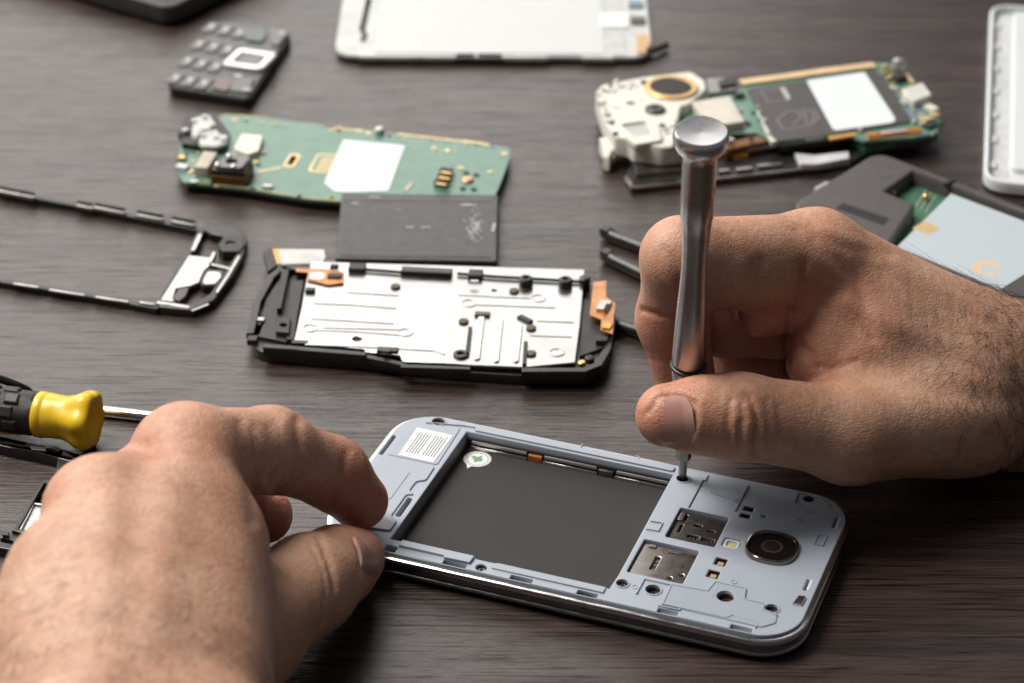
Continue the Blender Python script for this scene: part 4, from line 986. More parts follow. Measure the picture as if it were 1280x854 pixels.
for dx, dy in ((-4, -3), (1.8, -3.4), (-2, 4.2)): MB().lathe([(1.0, gz + 6.4), (1.0, gz + 7), (.6, gz + 7.3), (.01, gz + 7.3)], (uc + dx, vc + dy, 0), 12).build('camera_stud', TIN, cmb)
for px, py in Z3_([(480, 610), (722, 640)]):
    sw = comp(GF, grn, px, py, 2.4, 3.6, 2.0, 2.6, TIN, 'side_switch', 0, .4); comp(GF, grn, px, py + 5, 1.2, 3.0, 1.4, 2.0, STEELD, 'side_switch', 0, .3)
comp(GF, grn, *Z3_([(150, 490)])[0], gz, 4.2, 3.0, 1.6, WHITEP, 'white_part', -.2, .4); comp(GF, grn, *Z3_([(148, 428)])[0], gz, 2.6, 2.6, 1.4, GOLD, 'gold_spring', -.2, .4)
comp(GF, grn, *Z3_([(205, 510)])[0], gz, 1.4, 3.4, .4, GOLDP, 'pad', -.4); comp(GF, grn, *Z3_([(230, 575)])[0], gz, 3, 1.4, .6, WHITEP, 'chip', .1); comp(GF, grn, *Z3_([(930, 672)])[0], gz, 1.4, 1.4, .5, BLACKM, 'chip'); comp(GF, grn, *Z3_([(620, 622)])[0], gz, 2.0, 1.0, .5, GREEND, 'chip')
for k in range(6): comp(GF, grn, *Z4_([(600 + random.uniform(-20, 300), 345 + random.uniform(-15, 40))])[0], gz, random.uniform(.6, 1.6), .7, .15, GOLDP, 'trace', random.uniform(0, 1.5), .02)

for k in range(30):
    px = random.uniform(226, 330); py = random.uniform(190, 234)
    comp(GF, grn, px, py, gz, random.uniform(.7, 1.8), random.uniform(.6, 1.3), random.uniform(.3, .8), random.choice([BLACKM, TIN, MATS['tan_part'], GOLDP, GOLDP]), 'chip', random.choice((0, 1.57)), .1)
for k in range(26):
    t = random.random(); comp(GF, grn, 300 + 320 * t, 148 + 34 * t + random.uniform(0, 5), gz, random.uniform(.6, 1.6), random.uniform(.5, .9), .3, random.choice([GOLDP, GOLDP, TIN, BLACKM]), 'chip', random.choice((0, 1.57)), .08)

# ---- thin black bezel at the left
oz = at(200, 388, 0); ZF = Frame(oz[0], oz[1], math.radians(-18))
bez = thing('bezel_frame', 'thin black bezel frame with a bright metal end piece', 'bezel', (oz[0], oz[1], 0), ZF.yaw)
Z8 = zz(0, 220, 4.0)
METB = mat('worn_metal', (0.62, 0.61, 0.58), 0.3, 1.0, .12, 300)
def rail(F, pts, z0, z1, w, m, name, par):
    P = F.poly(pts, z1); b = MB()
    for (x0, y0), (x1, y1) in zip(P, P[1:]):
        b.obox((x0 + x1) / 2, (y0 + y1) / 2, math.hypot(x1 - x0, y1 - y0) + w * .5, w, z0, z1 + random.uniform(-.02, .02), math.atan2(y1 - y0, x1 - x0), .3)
    return b.build(name, m, par)
rail(ZF, [(-70, 226), (-10, 236), (60, 249), (120, 260), (200, 276), (256, 288)], 0.4, 2.6, 2.4, BLACKP, 'rail', bez)
rail(ZF, [(-70, 340), (0, 350), (60, 360), (120, 370), (160, 377), (196, 384)], 0.2, 2.4, 2.4, BLACKP, 'rail', bez)
rail(ZF, [(250, 290), (242, 306), (222, 340), (206, 365), (198, 382)], 0.4, 2.6, 2.0, BLACKP, 'cross_bar', bez)
rail(ZF, Z8([(1000, 292), (965, 370)]), 2.5, 3.2, 1.4, METB, 'bar_trim', bez)
endp = roundpoly(ZF.poly(Z8([(1010, 262), (1045, 238), (1180, 250), (1232, 300), (1238, 330), (1215, 410), (1165, 500), (1070, 625), (960, 672), (850, 662), (790, 655), (800, 630), (880, 640), (960, 640), (1050, 590), (1130, 470), (1190, 380), (1160, 375), (1090, 370), (1100, 330), (1120, 305), (1050, 290)]), 2.8), .8, 3)
MB().plate(endp, 0.3, 3.0, (), .5).build('end_arc', BLACKP, bez)
MB().plate(ZF.poly(Z8([(1090, 345), (1130, 300), (1215, 300), (1225, 345), (1200, 380), (1110, 378)]), 3.4), .4, 3.6, [circ(*ZF.p(*Z8([(1155, 335)])[0], 3.6), 1.6, 16)], .4).build('corner_block', BLACKM, bez)
MB().plate(ZF.poly(Z8([(945, 395), (1055, 408), (1045, 450), (1020, 470), (995, 530), (950, 548), (880, 560), (862, 610), (870, 622), (805, 618)]), 3.0), 2.0, 2.9, (), .2).build('metal_end_plate', METB, bez)
MB().plate(ZF.poly(Z8([(862, 606), (900, 550), (945, 556), (925, 600), (895, 622)]), 2.8), .6, 2.6, (), .2).build('grey_insert', GREYD, bez)
u, v = ZF.p(*Z8([(1062, 505)])[0], 3.0)
spk = MB().plate(roundpoly(ZF.poly(Z8([(1025, 465), (1120, 465), (1125, 480), (1085, 545), (1010, 545), (1000, 530)]), 3.2), 1, 3), 1.2, 3.1, (), .3).build('speaker_frame', BLACKM, bez)
MB().plate(roundpoly(ZF.poly(Z8([(1040, 475), (1100, 478), (1108, 500), (1075, 538), (1018, 536), (1015, 520)]), 3.4), 1, 3), 3.0, 3.3, (), .1).build('speaker_grille', METB, spk)
rail(ZF, Z8([(1070, 380), (1050, 430)]), 1, 3.2, 1.2, METB, 'metal_strut', bez); rail(ZF, Z8([(1060, 440), (1160, 465)]), 1, 3.1, 1.2, METB, 'metal_strut', bez); rail(ZF, Z8([(1195, 400), (1150, 480), (1085, 580)]), 2.9, 3.4, .9, METB, 'edge_trim', bez)
rail(ZF, Z8([(790, 630), (860, 640), (940, 655)]), 2.2, 3.2, 1.6, METB, 'edge_trim', bez); rail(ZF, Z8([(960, 672), (1040, 640)]), 2.9, 3.3, .8, METB, 'edge_trim', bez)
for a, b, yy in ((0, 165, 84), (390, 460, 148), (480, 620, 165), (690, 810, 200), (865, 970, 230)):
    p = Z8([(a, yy - (b - a) * .09), (b, yy + (b - a) * .11)])
    rail(ZF, p, 2.4, 3.6, 1.6, METB, 'clip', bez); rail(ZF, [(x, y - 5) for x, y in p], 2.4, 4.4, .9, BLACKP, 'clip_wall', bez)
for a, b, yy in ((70, 190, 545), (250, 420, 580), (480, 640, 615), (700, 770, 635)):
    rail(ZF, Z8([(a, yy - (b - a) * .08), (b, yy + (b - a) * .08)]), 2.2, 2.9, .9, METB, 'edge_trim', bez)

# ---- keypad module
ok_ = at(209, 104, 0); KF = Frame(ok_[0], ok_[1], math.radians(-17.5))
kp = thing('keypad_module', 'dark phone keypad with silver framed square button', 'keypad', (ok_[0], ok_[1], 0), KF.yaw)
ZK = zz(0, 0, 3.368)
kz = 4.6
ko = roundpoly(KF.poly(ZK([(905, 92), (1010, 88), (1205, 118), (1225, 145), (1055, 408), (1035, 412), (720, 362), (706, 345)]), kz), 2.0, 4)
MB().plate(ko, 0.2, kz - .6, (), .5, .5).build('base', BLACKP, kp)
MB().plate(inset(ccw(ko), .8), kz - .7, kz, (), .4).build('key_sheet', mat('key_sheet', (0.055, 0.052, 0.050), .35, 0, .15, 300), kp)
KEYM = mat('key_grey', (0.115, 0.112, 0.108), 0.36, 0, 0.1, 400)
KEYL = mat('key_legend', (0.44, 0.45, 0.45), 0.4)
import itertools
for rrow, ccol in itertools.product(range(4), range(3)):
    px = (738 + rrow * 50 + ccol * 60) / 3.368; py = (327 - rrow * 71 + ccol * 12) / 3.368
    u, v = KF.p(px, py, kz + .5)
    k = MB().plate(rrect(u - 2.5, v - 4.6, u + 2.5, v + 4.6, 1.1, 4), kz - .1, kz + .6, (), .4).build('key', KEYM, kp)
    MB().obox(u, v + .6, 1.6, 3.4, kz + .56, kz + .64, .15, 0.02).build('legend', KEYL, k)
u, v = KF.p(*ZK([(1052, 250)])[0], kz + 1)
ring = MB().plate(rrect(u - 8.4, v - 8.2, u + 8.4, v + 8.2, 2.6, 5), kz - .1, kz + 1.5, [rrect(u - 5.0, v - 4.6, u + 5.0, v + 4.6, 1.2, 4)], .6).build('navigation_ring', mat('pale_metal', (0.80, 0.81, 0.81), .3, .6), kp)
MB().plate(rrect(u - 4.7, v - 4.3, u + 4.7, v + 4.3, 1.0, 4), kz - .1, kz + 1.2, (), .5).build('centre_button', mat('button_grey', (0.14, 0.135, 0.13), .35), ring)
for pts, m_, nm in (([(1040, 120), (1110, 112), (1125, 150), (1105, 178), (1040, 170), (1020, 150)], mat('call_green', (0.075, 0.10, 0.085), .35), 'soft_key'), ([(1135, 120), (1200, 128), (1205, 150), (1170, 195), (1140, 185)], KEYM, 'soft_key'), ([(915, 330), (960, 320), (985, 345), (960, 385), (890, 372)], mat('call_red', (0.12, 0.075, 0.072), .35), 'soft_key'), ([(985, 330), (1075, 330), (1045, 392), (965, 382)], KEYM, 'soft_key')):
    MB().plate(roundpoly(KF.poly(ZK(pts), kz + .5), 1.2, 4), kz - .1, kz + .8, (), .4).build(nm, m_, kp)
for px, py in ZK([(1188, 140), (1040, 378), (1003, 320)]): comp(KF, kp, px, py, kz + .75, 3, 2.2, .2, KEYL, 'legend', .2, .05)
comp(KF, kp, *ZK([(750, 385)])[0], 1, 3, 1.0, 2.4, METB, 'side_contact', 0)

# ---- dark device in the far left corner
od = at(214, 37, 0); DF = Frame(od[0], od[1], math.radians(57))
dk = thing('dark_device', 'closed dark device, a corner of its slab in the far left', 'device', (od[0], od[1], 0), DF.yaw)
MB().plate(rrect(0, 0, 78, 150, 6, 5), 1.0, 9.0, (), 1.2, 1.0).build('body', BLACKM, dk)
MB().plate(rrect(5, 5, 73, 145, 4, 5), 8.9, 9.5, (), .4).build('lid', GREYD, dk)
for x, y in ((8, 8), (70, 8), (8, 142), (70, 142)): MB().lathe([(3, 0), (3, 1.05)], (x, y, 0), 16).build('foot', BLACKP, dk)

# ---- white display panel at the far edge
ow = at(425, 72, 0); WF = Frame(ow[0], ow[1], 0.0)
wp = thing('lcd_module', 'white backed display panel lying face down near the far edge', 'display panel', (ow[0], ow[1], 0), 0)
ZW = zz(400, 0, 2.844)
a0, b0 = WF.p(421, 40, 3); a1, b1 = WF.p(813, 40, 3); _, vb = WF.p(600, 71, 3)
wout = roundpoly([(a0 + .3, vb + 66), (a0 + .3, vb + 12), (a0 + 1.0, vb + 5), (a0 + 6, vb + .8), (a1 - 5, vb + .8), (a1 - .6, vb + 6), (a1, vb + 14), (a1, vb + 66)], 3, 4)
sl0 = WF.p(*ZW([(145, 150)])[0], 3); sl1 = WF.p(*ZW([(180, 20)])[0], 3)
slot = [(sl0[0], sl0[1]), (sl1[0], sl0[1]), (sl1[0] + .6, sl0[1] + 9), (sl1[0] - .6, sl0[1] + 12), (sl1[0], sl0[1] + 46), (sl0[0], sl0[1] + 46), (sl0[0] - 1.2, sl0[1] + 12), (sl0[0], sl0[1] + 9)]
MB().plate(wout, 1.2, 3.0, [slot], .4, .3).build('panel_frame', MATS['off_white'], wp)
MB().plate(inset(ccw(wout), 1.2), 0.1, 1.2, [slot], 0, .2).build('glass', DARKGL, wp)
x0 = WF.p(*ZW([(205, 100)])[0], 3)[0]; x1 = WF.p(*ZW([(1005, 100)])[0], 3)[0]
MB().box(x0, vb + 2.2, 2.9, x1, vb + 64, 3.5, .15).build('reflector_sheet', mat('reflector', (0.54, 0.56, 0.56), .55, 0, .01, 60, rvar=.02), wp)
for a, w_ in ((250, 80), (455, 70), (565, 60), (685, 90), (990, 40)):
    u = WF.p(*ZW([(a, 205)])[0], 3)[0]; MB().box(u - w_ / 6.5, vb - .6, 1.4, u + w_ / 6.5, vb + 2.2, 3.2, .4).build('edge_tab', MATS['off_white'], wp)
u0, v0 = WF.p(*ZW([(1050, 160)])[0], 3)
MB().box(u0 - 5, v0 - 10, 2.9, u0 + 4, v0 + 50, 3.3, .1).build('grey_strip', mat('strip_grey', (0.50, 0.51, 0.50), .45), wp)
MB().box(u0 - 5, v0 + 16, 3.3, u0 + 6, v0 + 30, 3.8, .1).build('white_patch', PAPER, wp)
for px, py, m_ in ((1122, 20, mat('blue_chip', (0.12, 0.22, 0.28), .35)), (1130, 78, GREYD)): comp(WF, wp, *ZW([(px, py)])[0], 3.0, 5.6, 6.5, 1.2, m_, 'chip')
comp(WF, wp, *ZW([(1045, 90)])[0], 3.3, 4, 8, .15, mat('pale_print', (0.40, 0.41, 0.42), .5), 'print', 0, .02)
MB().plate(WF.poly(ZW([(1125, 125), (1160, 120), (1175, 150), (1160, 185), (1128, 190)]), 3.6), 3.0, 3.6, (), .1).build('copper_ribbon', mat('tan_flex', (0.62, 0.36, 0.17), .4), wp)
MB().tube([(*WF.p(*ZW([(1160, 190)])[0], 2), 2.5), (*WF.p(*ZW([(1195, 178)])[0], 2), 2.4), (*WF.p(*ZW([(1232, 160)])[0], 2), 2.0)], 1.5, 8).build('ribbon_tail', mat('tail_brown', (0.06, 0.03, 0.025), .5), wp)

# ---- stacked board with cream antenna block at the right
oR = at(790, 236, 0); RFm = Frame(oR[0], oR[1], math.radians(13.2))
brd = thing('circuit_board', 'stacked phone circuit board with cream antenna block and gold ringed speaker', 'circuit board', (oR[0], oR[1], 0), RFm.yaw)
Y5 = zz(730, 60, 4.496); Y6 = zz(930, 50, 4.746)
rz_ = 8.0
lowo = RFm.poly([(783, 222), (792, 233), (1065, 203), (1085, 190), (1150, 170), (1120, 120), (950, 130), (800, 170)], 2.0)
MB().plate(lowo, 0.2, 2.6, (), .3).build('display_frame', BLACKP, brd)
rail(RFm, [(792, 233), (860, 226), (960, 215), (1062, 203)], 1.0, 2.4, 1.2, STEEL, 'silver_edge', brd); rail(RFm, [(783, 221), (791, 232)], 1.0, 2.6, 1.4, STEEL, 'silver_edge', brd)
MB().plate(RFm.poly([(795, 222), (860, 216), (850, 200), (790, 206)], 2.6), 2.5, 4.0, (), .2).build('lower_shield', STEELD, brd)
for px, py, lx in ((930, 214, 6), (962, 209, 9), (905, 216, 4)): comp(RFm, brd, px, py, 2.4, lx, 1.8, 1.2, STEEL, 'lower_contact', 0)
MB().plate(roundpoly(RFm.poly(Y6([(300, 668), (420, 682), (620, 658), (628, 700), (440, 735), (330, 735)]), 4.0), .6, 3), 1.8, 4.0, (), .4).build('white_connector', mat('conn_grey', (0.62, 0.62, 0.64), .4), brd)
pcb = RFm.poly([(858, 128), (935, 108), (1100, 78), (1130, 82), (1150, 120), (1172, 150), (1172, 166), (1140, 172), (1080, 176), (1060, 168), (972, 179), (945, 166), (905, 168), (870, 182), (810, 192), (770, 180), (800, 140)], rz_)
MB().plate(pcb, rz_ - 1.2, rz_, (), .12).build('board', GREEN, brd)
MB().plate(inset(ccw(pcb), 2.0), 3.0, rz_ - 1.2, (), .2).build('board_core', MATS['under_black'], brd)
rail(RFm, Y6([(0, 245), (230, 215), (480, 180), (760, 145)]), rz_, rz_ + .9, 4.6, mat('peach_gold', (0.78, 0.56, 0.33), .4, .3), 'gold_shield', brd)
cov = RFm.poly(Y6([(15, 290), (365, 235), (760, 170), (830, 210), (1000, 480), (690, 535), (450, 572), (185, 600)]), rz_ + .8)
MB().plate(cov, rz_, rz_ + .7, (), .2).build('dark_cover', mat('dark_film', (0.060, 0.054, 0.052), .42, 0, .1, 200), brd)
MB().plate(roundpoly(RFm.poly(Y6([(370, 240), (715, 190), (900, 470), (885, 490), (545, 537), (525, 525)]), rz_ + .8), 1.2, 4), rz_ + .6, rz_ + .85, (), .03).build('blank_label', MATS['label_paper'], brd)
DIM = mat('dim_print', (0.22, 0.21, 0.21), .5)
def rings(pts, name='printed_outline'):
    P = roundpoly(RFm.poly(Y6(pts), rz_ + .75), 1, 3)
    MB().plate(P, rz_ + .65, rz_ + .74, [inset(ccw(P), .5)], .0).build(name, DIM, brd)
rings([(95, 300), (225, 280), (280, 350), (140, 370)]); rings([(190, 470), (270, 415), (420, 410), (450, 460), (390, 510), (230, 535)]); rings([(220, 475), (280, 435), (340, 425), (340, 460), (290, 510), (240, 515)]); rings([(350, 420), (410, 420), (420, 480), (370, 500)])
MB().plate(RFm.poly(Y6([(215, 285), (240, 278), (278, 345), (255, 358)]), rz_ + .8), rz_ + .65, rz_ + .78, (), .0).build('printed_mark', KEYL, brd)
MB().plate(RFm.poly(Y6([(75, 425), (110, 420), (185, 590), (150, 600)]), rz_ + .3), rz_, rz_ + .4, (), .1).build('white_trace', MATS['off_white'], brd)
# cream block with the ringed speaker
cz = rz_ + 3.6
cre = RFm.poly(Y5([(65, 250), (100, 205), (340, 160), (600, 130), (680, 180), (690, 230), (600, 310), (545, 330), (530, 400), (540, 500), (545, 545), (440, 560), (360, 545), (280, 540), (250, 510), (170, 500), (110, 400), (95, 350)]), cz)
crb = MB().plate(roundpoly(cre, 1.2, 3), rz_ - 3.5, cz, (), .8).build('antenna_block', mat('cream_block', (0.66, 0.65, 0.58), .4, 0, .04), brd)
MB().plate(roundpoly(RFm.poly(Y5([(195, 425), (350, 400), (420, 430), (440, 520), (290, 545), (240, 505)]), cz + 1), 1.2, 3), cz - .5, cz + 1.2, [roundpoly(RFm.poly(Y5([(210, 432), (345, 412), (385, 485), (280, 498)]), cz + 1), .8, 3)], .4).build('block_rim', MATS['cream_block'], crb)
MB().plate(RFm.poly(Y5([(200, 428), (350, 405), (390, 490), (270, 505)]), cz), cz - .2, cz + .3, (), .1).build('grey_window', mat('window_grey', (0.50, 0.52, 0.50), .4), crb)
us, vs_ = RFm.p(*Y5([(490, 222)])[0], cz + .6)
spk2 = MB().lathe([(9.9, cz - .3), (9.9, cz + .7), (9.5, cz + 1.1), (7.9, cz + 1.1), (7.6, cz + .7)], (us, vs_, 0), 48).build('speaker_ring', mat('brass_ring', (0.70, 0.47, 0.19), .36, .55, .08), crb)
MB().lathe([(7.8, cz), (7.8, cz + .75), (6, cz + .85), (.01, cz + .95)], (us, vs_, 0), 40).build('speaker_mesh', mat('speaker_mesh', (0.035, 0.028, 0.027), .7, 0, .2, 600, bump=.6, bscale=2500), spk2)
ub, vb2 = RFm.p(*Y5([(400, 352)])[0], cz)
MB().lathe([(3.7, cz - .2), (3.7, cz + .8), (3.2, cz + 1.2), (1.4, cz + 1.2), (1.2, cz + .8), (.01, cz + .8)], (ub, vb2, 0), 26).build('rubber_grommet', BLACKP, crb)
uh, vh = RFm.p(*Y5([(262, 310)])[0], cz); MB().plate(circ(uh, vh, 1.6, 16, 1.2), cz - .1, cz + .06, (), .0).build('hole', HOLE, crb)
MB().plate(RFm.poly(Y5([(85, 515), (170, 510), (190, 560), (160, 590), (140, 630), (110, 620), (105, 560)]), 5.5), 1.0, 6.5, (), .8).build('side_lug', MATS['cream_block'], crb)
MB().plate(RFm.poly(Y5([(480, 520), (555, 500), (560, 620), (470, 600)]), 6.5), 3, 7.5, (), .4).build('yellow_lug', mat('pale_yellow', (0.66, 0.60, 0.38), .45), crb)
comp(RFm, brd, *Y5([(450, 625)])[0], 3.0, 3.6, 2.2, 2.2, GOLD, 'gold_spring', 0); comp(RFm, brd, *Y5([(545, 345)])[0], rz_, 4, 3, 2.6, BLACKM, 'chip', .3)
wch = MB().plate(roundpoly(RFm.poly(Y5([(600, 300), (820, 265), (905, 410), (760, 430), (660, 370)]), rz_ + 3.4), .5, 2), rz_, rz_ + 3.2, (), .3).build('pale_shield_can', mat('pale_can', (0.62, 0.58, 0.50), .42), brd)
MB().plate(RFm.poly(Y5([(690, 175), (780, 170), (860, 240), (700, 260)]), rz_ + 1), rz_, rz_ + 1.4, (), .2).build('grey_shield', mat('can_grey', (0.30, 0.29, 0.29), .4, .4), brd); MB().plate(RFm.poly(Y5([(755, 185), (850, 165), (855, 200), (765, 218)]), rz_ + 2.5), rz_, rz_ + 2.6, (), .2).build('connector', BLACKM, brd)
comp(RFm, brd, *Y5([(872, 278)])[0], rz_, 3.6, 2.6, 1.6, BLACKM, 'connector', 0); comp(RFm, brd, *Y5([(600, 325)])[0], rz_, 7, 4, 2.0, BLACKM, 'camera_well', .2)
MB().plate(RFm.poly(Y5([(790, 530), (1040, 480), (1060, 520), (800, 575)]), 7.0), 3.2, 7.2, (), .6).build('brown_ribbon', mat('brown_flex', (0.24, 0.10, 0.03), .35, .2, .2, 300), brd)
rail(RFm, Y5([(790, 588), (900, 568), (1080, 540)]), 4.6, 5.6, 1.2, STEEL, 'silver_edge', brd); comp(RFm, brd, *Y5([(875, 618)])[0], 2.6, 5.6, 1.6, 1.6, mat('amber', (0.75, 0.38, 0.06), .3), 'amber_tab', .1)
CB = MATS['cream_block']
for k in range(34):
    t = random.random(); e = random.choice((0, 1, 2))
    if e == 0: q = (70 + 110 * t + random.uniform(0, 12), 260 + 240 * t)
    elif e == 1: q = (110 + 250 * t, 215 - 60 * t + random.uniform(0, 60))
    else: q = (430 + random.uniform(0, 110), 400 + 170 * t)
    comp(RFm, brd, *Y5([q])[0], cz - .3, random.uniform(.9, 2.6), random.uniform(.8, 2.2), random.uniform(.5, 1.4), random.choice([CB, CB, CB, TIN, MATS['window_grey'], GREYD]), 'block_lug', random.uniform(0, 1.5), .25)
for q, r_ in (((150, 225), 1.3), ((250, 200), 1.0), ((185, 335), 1.4), ((470, 455), 1.6), ((120, 300), .9), ((330, 290), .8)):
    u, v = RFm.p(*Y5([q])[0], cz); MB().plate(circ(u, v, r_, 14), cz - .1, cz + .07, (), 0).build('hole', MATS['window_grey'], crb)
for k in range(14): comp(RFm, brd, *Y5([(110 + 30 * k + random.uniform(-6, 6), 640 - 2 * k)])[0], 2.8, random.uniform(1, 2.6), 1.4, random.uniform(.8, 2.2), random.choice([CB, TIN, GOLDP, BLACKM, STEELD]), 'lower_component', .1, .2)
SMD = [BLACKM, TIN, mat('tan_part', (0.56, 0.47, 0.36), .5), GOLDP, GREYD, CREAM]
for k in range(26):
    t = random.random(); px = 815 + 150 * t; py = 193 - 22 * t + random.uniform(-6, 0)
    comp(RFm, brd, px, py, rz_ - random.choice((0, 0, 1.5)), random.uniform(.8, 2.4), random.uniform(.7, 1.6), random.uniform(.5, 1.4), random.choice(SMD), 'chip', random.choice((0, 1.57)), .12)
for k in range(22):
    px = random.uniform(905, 958); py = random.uniform(118, 165) - (px - 905) * .12
    comp(RFm, brd, px, py, rz_, random.uniform(.7, 2.0), random.uniform(.6, 1.4), random.uniform(.4, .9), random.choice(SMD), 'chip', random.choice((0, 1.57)), .12)
for k in range(22):
    px = random.uniform(1108, 1168); py = 96 + (px - 1108) * 1.05 + random.uniform(-9, 14)
    comp(RFm, brd, px, py, rz_, random.uniform(.7, 2.2), random.uniform(.6, 1.6), random.uniform(.4, 1.4), random.choice(SMD), 'chip', random.choice((0, .6, 1.57)), .12)
# right end parts
ua, va = RFm.p(*Y6([(730, 580)])[0], rz_); uz, vz = RFm.p(*Y6([(1040, 545)])[0], rz_)
MB().tube([(ua, va, rz_ - .5), ((ua + uz) / 2, (va + vz) / 2, rz_ - .5), (uz, vz, rz_ - .5)], 2.1, 14).build('orange_coil', mat('orange_film', (0.62, 0.24, 0.05), .3, 0, .2, 300, coat=.5), brd)
MB().obox((ua + uz) / 2, (va + vz) / 2 - .6, 10, 1.6, rz_ + 1.0, rz_ + 1.7, math.atan2(vz - va, uz - ua), .3).build('coil_print', mat('coil_print', (0.60, 0.45, 0.42), .4), brd)
rail(RFm, Y6([(515, 578), (660, 556)]), rz_ - .4, rz_ + .4, 2.4, mat('orange_gold', (0.74, 0.42, 0.12), .35, .4), 'gold_pad', brd)
for k in range(5): comp(RFm, brd, *Y6([(372 + k * 22, 592 - k * 3)])[0], rz_, .6, 1.8, .3, KEYL, 'solder_pad')
comp(RFm, brd, *Y6([(172, 618)])[0], rz_ - .8, 2.0, 2.0, 1.6, CREAM, 'solder_pad')
MB().lathe([(2.7, rz_), (2.7, rz_ + 4.2), (2.2, rz_ + 5), (1.2, rz_ + 5.4), (.01, rz_ + 5.5)], (*RFm.p(*Y6([(915, 190)])[0], rz_), 0), 22).build('vibration_motor', mat('motor_grey', (0.46, 0.46, 0.48), .3, .7), brd)
comp(RFm, brd, *Y6([(920, 245)])[0], rz_, 4.5, 3.5, 2.6, BLACKM, 'motor_mount', .3)
for k in range(3): comp(RFm, brd, *Y6([(835 + k * 14, 175 + k * 32)])[0], rz_, 2.6, 1.6, 1.8, GOLD if k % 2 else GOLDP, 'gold_spring', .5)
rail(RFm, Y6([(960, 195), (1005, 250)]), rz_, rz_ + 1.0, 1.6, GOLDP, 'gold_spring', brd)
MB().plate(roundpoly(RFm.poly(Y6([(935, 285), (1060, 245), (1115, 320), (1010, 362), (960, 330)]), rz_ + 3.4), .8, 3), rz_, rz_ + 3.2, (), .5).build('white_socket', mat('socket_white', (0.60, 0.60, 0.55), .4), brd)
MB().plate(RFm.poly(Y6([(955, 395), (1090, 390), (1080, 450), (1000, 470)]), rz_ + .3), rz_, rz_ + .3, (), .1).build('blue_patch', mat('blue_patch', (0.14, 0.22, 0.28), .45), brd)
for px, py, l1, l2, m_ in ((1110, 415, 3.4, 5, CREAM), (1075, 482, 4, 4, GOLDP), (1130, 455, 3, 3, GOLDP), (1150, 500, 2.6, 4, GREEND), (1100, 520, 4, 3, BLACKM), (1010, 495, 2, 1.6, KEYL), (690, 545, 1.8, 1.6, KEYL)):
    comp(RFm, brd, *Y6([(px, py)])[0], rz_, l1, l2, 1.4, m_, 'end_component', .4, .4)
MB().plate(RFm.poly(Y6([(640, 610), (720, 585), (1040, 560), (1150, 540), (1150, 580), (720, 650)]), 4.6), 3.0, 5.4, (), .3).build('lower_board', GREEND, brd)

# ---- dark phone with a pale label in its bay, right
oP = at(1093, 194, 9); PF = Frame(oP[0], oP[1], math.radians(-43.5))
dph = thing('dark_phone', 'dark grey phone without battery, pale blue label in its bay', 'phone', (oP[0], oP[1], 0), PF.yaw)
Y7 = zz(980, 150, 3.883)
# local frame: u runs down its length (to the right and near), v negative towards the near left side
pw = 52.0; pl_ = 112.0; dz = 9.0
def pq(x, y, z=dz): return PF.p(*Y7([(x, y)])[0], z)
body = roundpoly([(-1, 3.4), (pl_, 3.4), (pl_, -pw), (2.5, -pw)], 7, 6)
MB().plate(body, 0.3, 3.4, (), .2, 1.5).build('bottom_shell', BLACKM, dph)
bayp = [(16.8, -0.6), (86, 0.2), (86, -pw + 3), (42, -pw + 3), (32, -20.6), (18.8, -20)]
MB().plate(body, 3.2, dz, [bayp], .9).build('upper_shell', GREYD, dph)
pock = [(14.1, -37.0), (32, -35.2), (33.5, -40.5), (14.6, -42)]
MB().plate(pock, dz - .05, dz + .04, (), .0).build('side_window', HOLE, dph)
MB().plate(inset(ccw(bayp), -.6), 3.3, 3.7, (), 0).build('bay_floor', mat('bay_green', (0.05, 0.16, 0.09), .4, 0, .2, 300), dph)
plb = MB().plate([(34.6, -2.9), (84.4, -2.2), (84.4, -pw + 4), (44, -pw + 4)], 3.65, 7.4, (), .15).build('pale_label', mat('pale_blue', (0.43, 0.49, 0.53), .45, 0, .01, 80, rvar=.02), dph)
ug, vg = pq(692, 525, 7.4)
MB().plate(rrect(ug - 3.4, vg - 3.6, ug + 3.4, vg + 3.6, .8, 3), 7.38, 7.46, (), .02).build('gold_chip', mat('chip_gold', (0.80, 0.60, 0.32), .35, .4), plb)
us2, vs2 = pq(985, 722, 7.4)
arc = [(us2 + 4.4 * math.cos(a), vs2 + 4.4 * math.sin(a)) for a in [math.radians(40 + 14 * k) for k in range(18)]]
arc += [(us2 + 3.0 * math.cos(a) + .5, vs2 + 3.0 * math.sin(a)) for a in [math.radians(40 + 14 * k) for k in range(17, -1, -1)]]
MB().plate(arc, 7.38, 7.45, (), 0).build('orange_swirl', mat('orange_print', (0.75, 0.30, 0.10), .4, 0, .2, 900, c2=(0.78, 0.60, 0.30)), plb)
MB().plate(circ(us2 + 3.5, vs2 - 2.5, 2.0, 16, .7), 7.38, 7.44, (), 0).build('orange_mark', MATS['orange_print'], plb)
ug2, vg2 = pq(760, 410, 4.4); 
for px, py in ((545, 320), (530, 345), (575, 505), (585, 492), (600, 480), (690, 362)): 
    u, v = pq(px, py, 6); MB().lathe([(1.0, 3.6), (1.0, 5.8), (.6, 6.2), (.01, 6.2)], (u, v, 0), 14).build('gold_contact', GOLD, dph)
for k in range(3): stripe(PF, Y7([(690 + k * 22, 340 + k * 15), (640 + k * 22, 420 + k * 15)]), 3.7, .35, .1, KEYL, 'trace', dph)
MB().lathe([(2.2, dz - .02), (2.2, dz + .1)], (*pq(490, 265), 0), 20).build('moulded_ring', GREYD, dph)
comp(PF, dph, *Y7([(182, 345)])[0], 4.0, 1.6, 7.0, 2.4, KEYL, 'side_key', 0, .4)
ur, vr = pq(800, 302); MB().box(ur - .4, vr - 2.4, dz - 1, ur + 1.4, vr + 2, dz + .7, .3).build('rail_catch', BLACKP, dph)

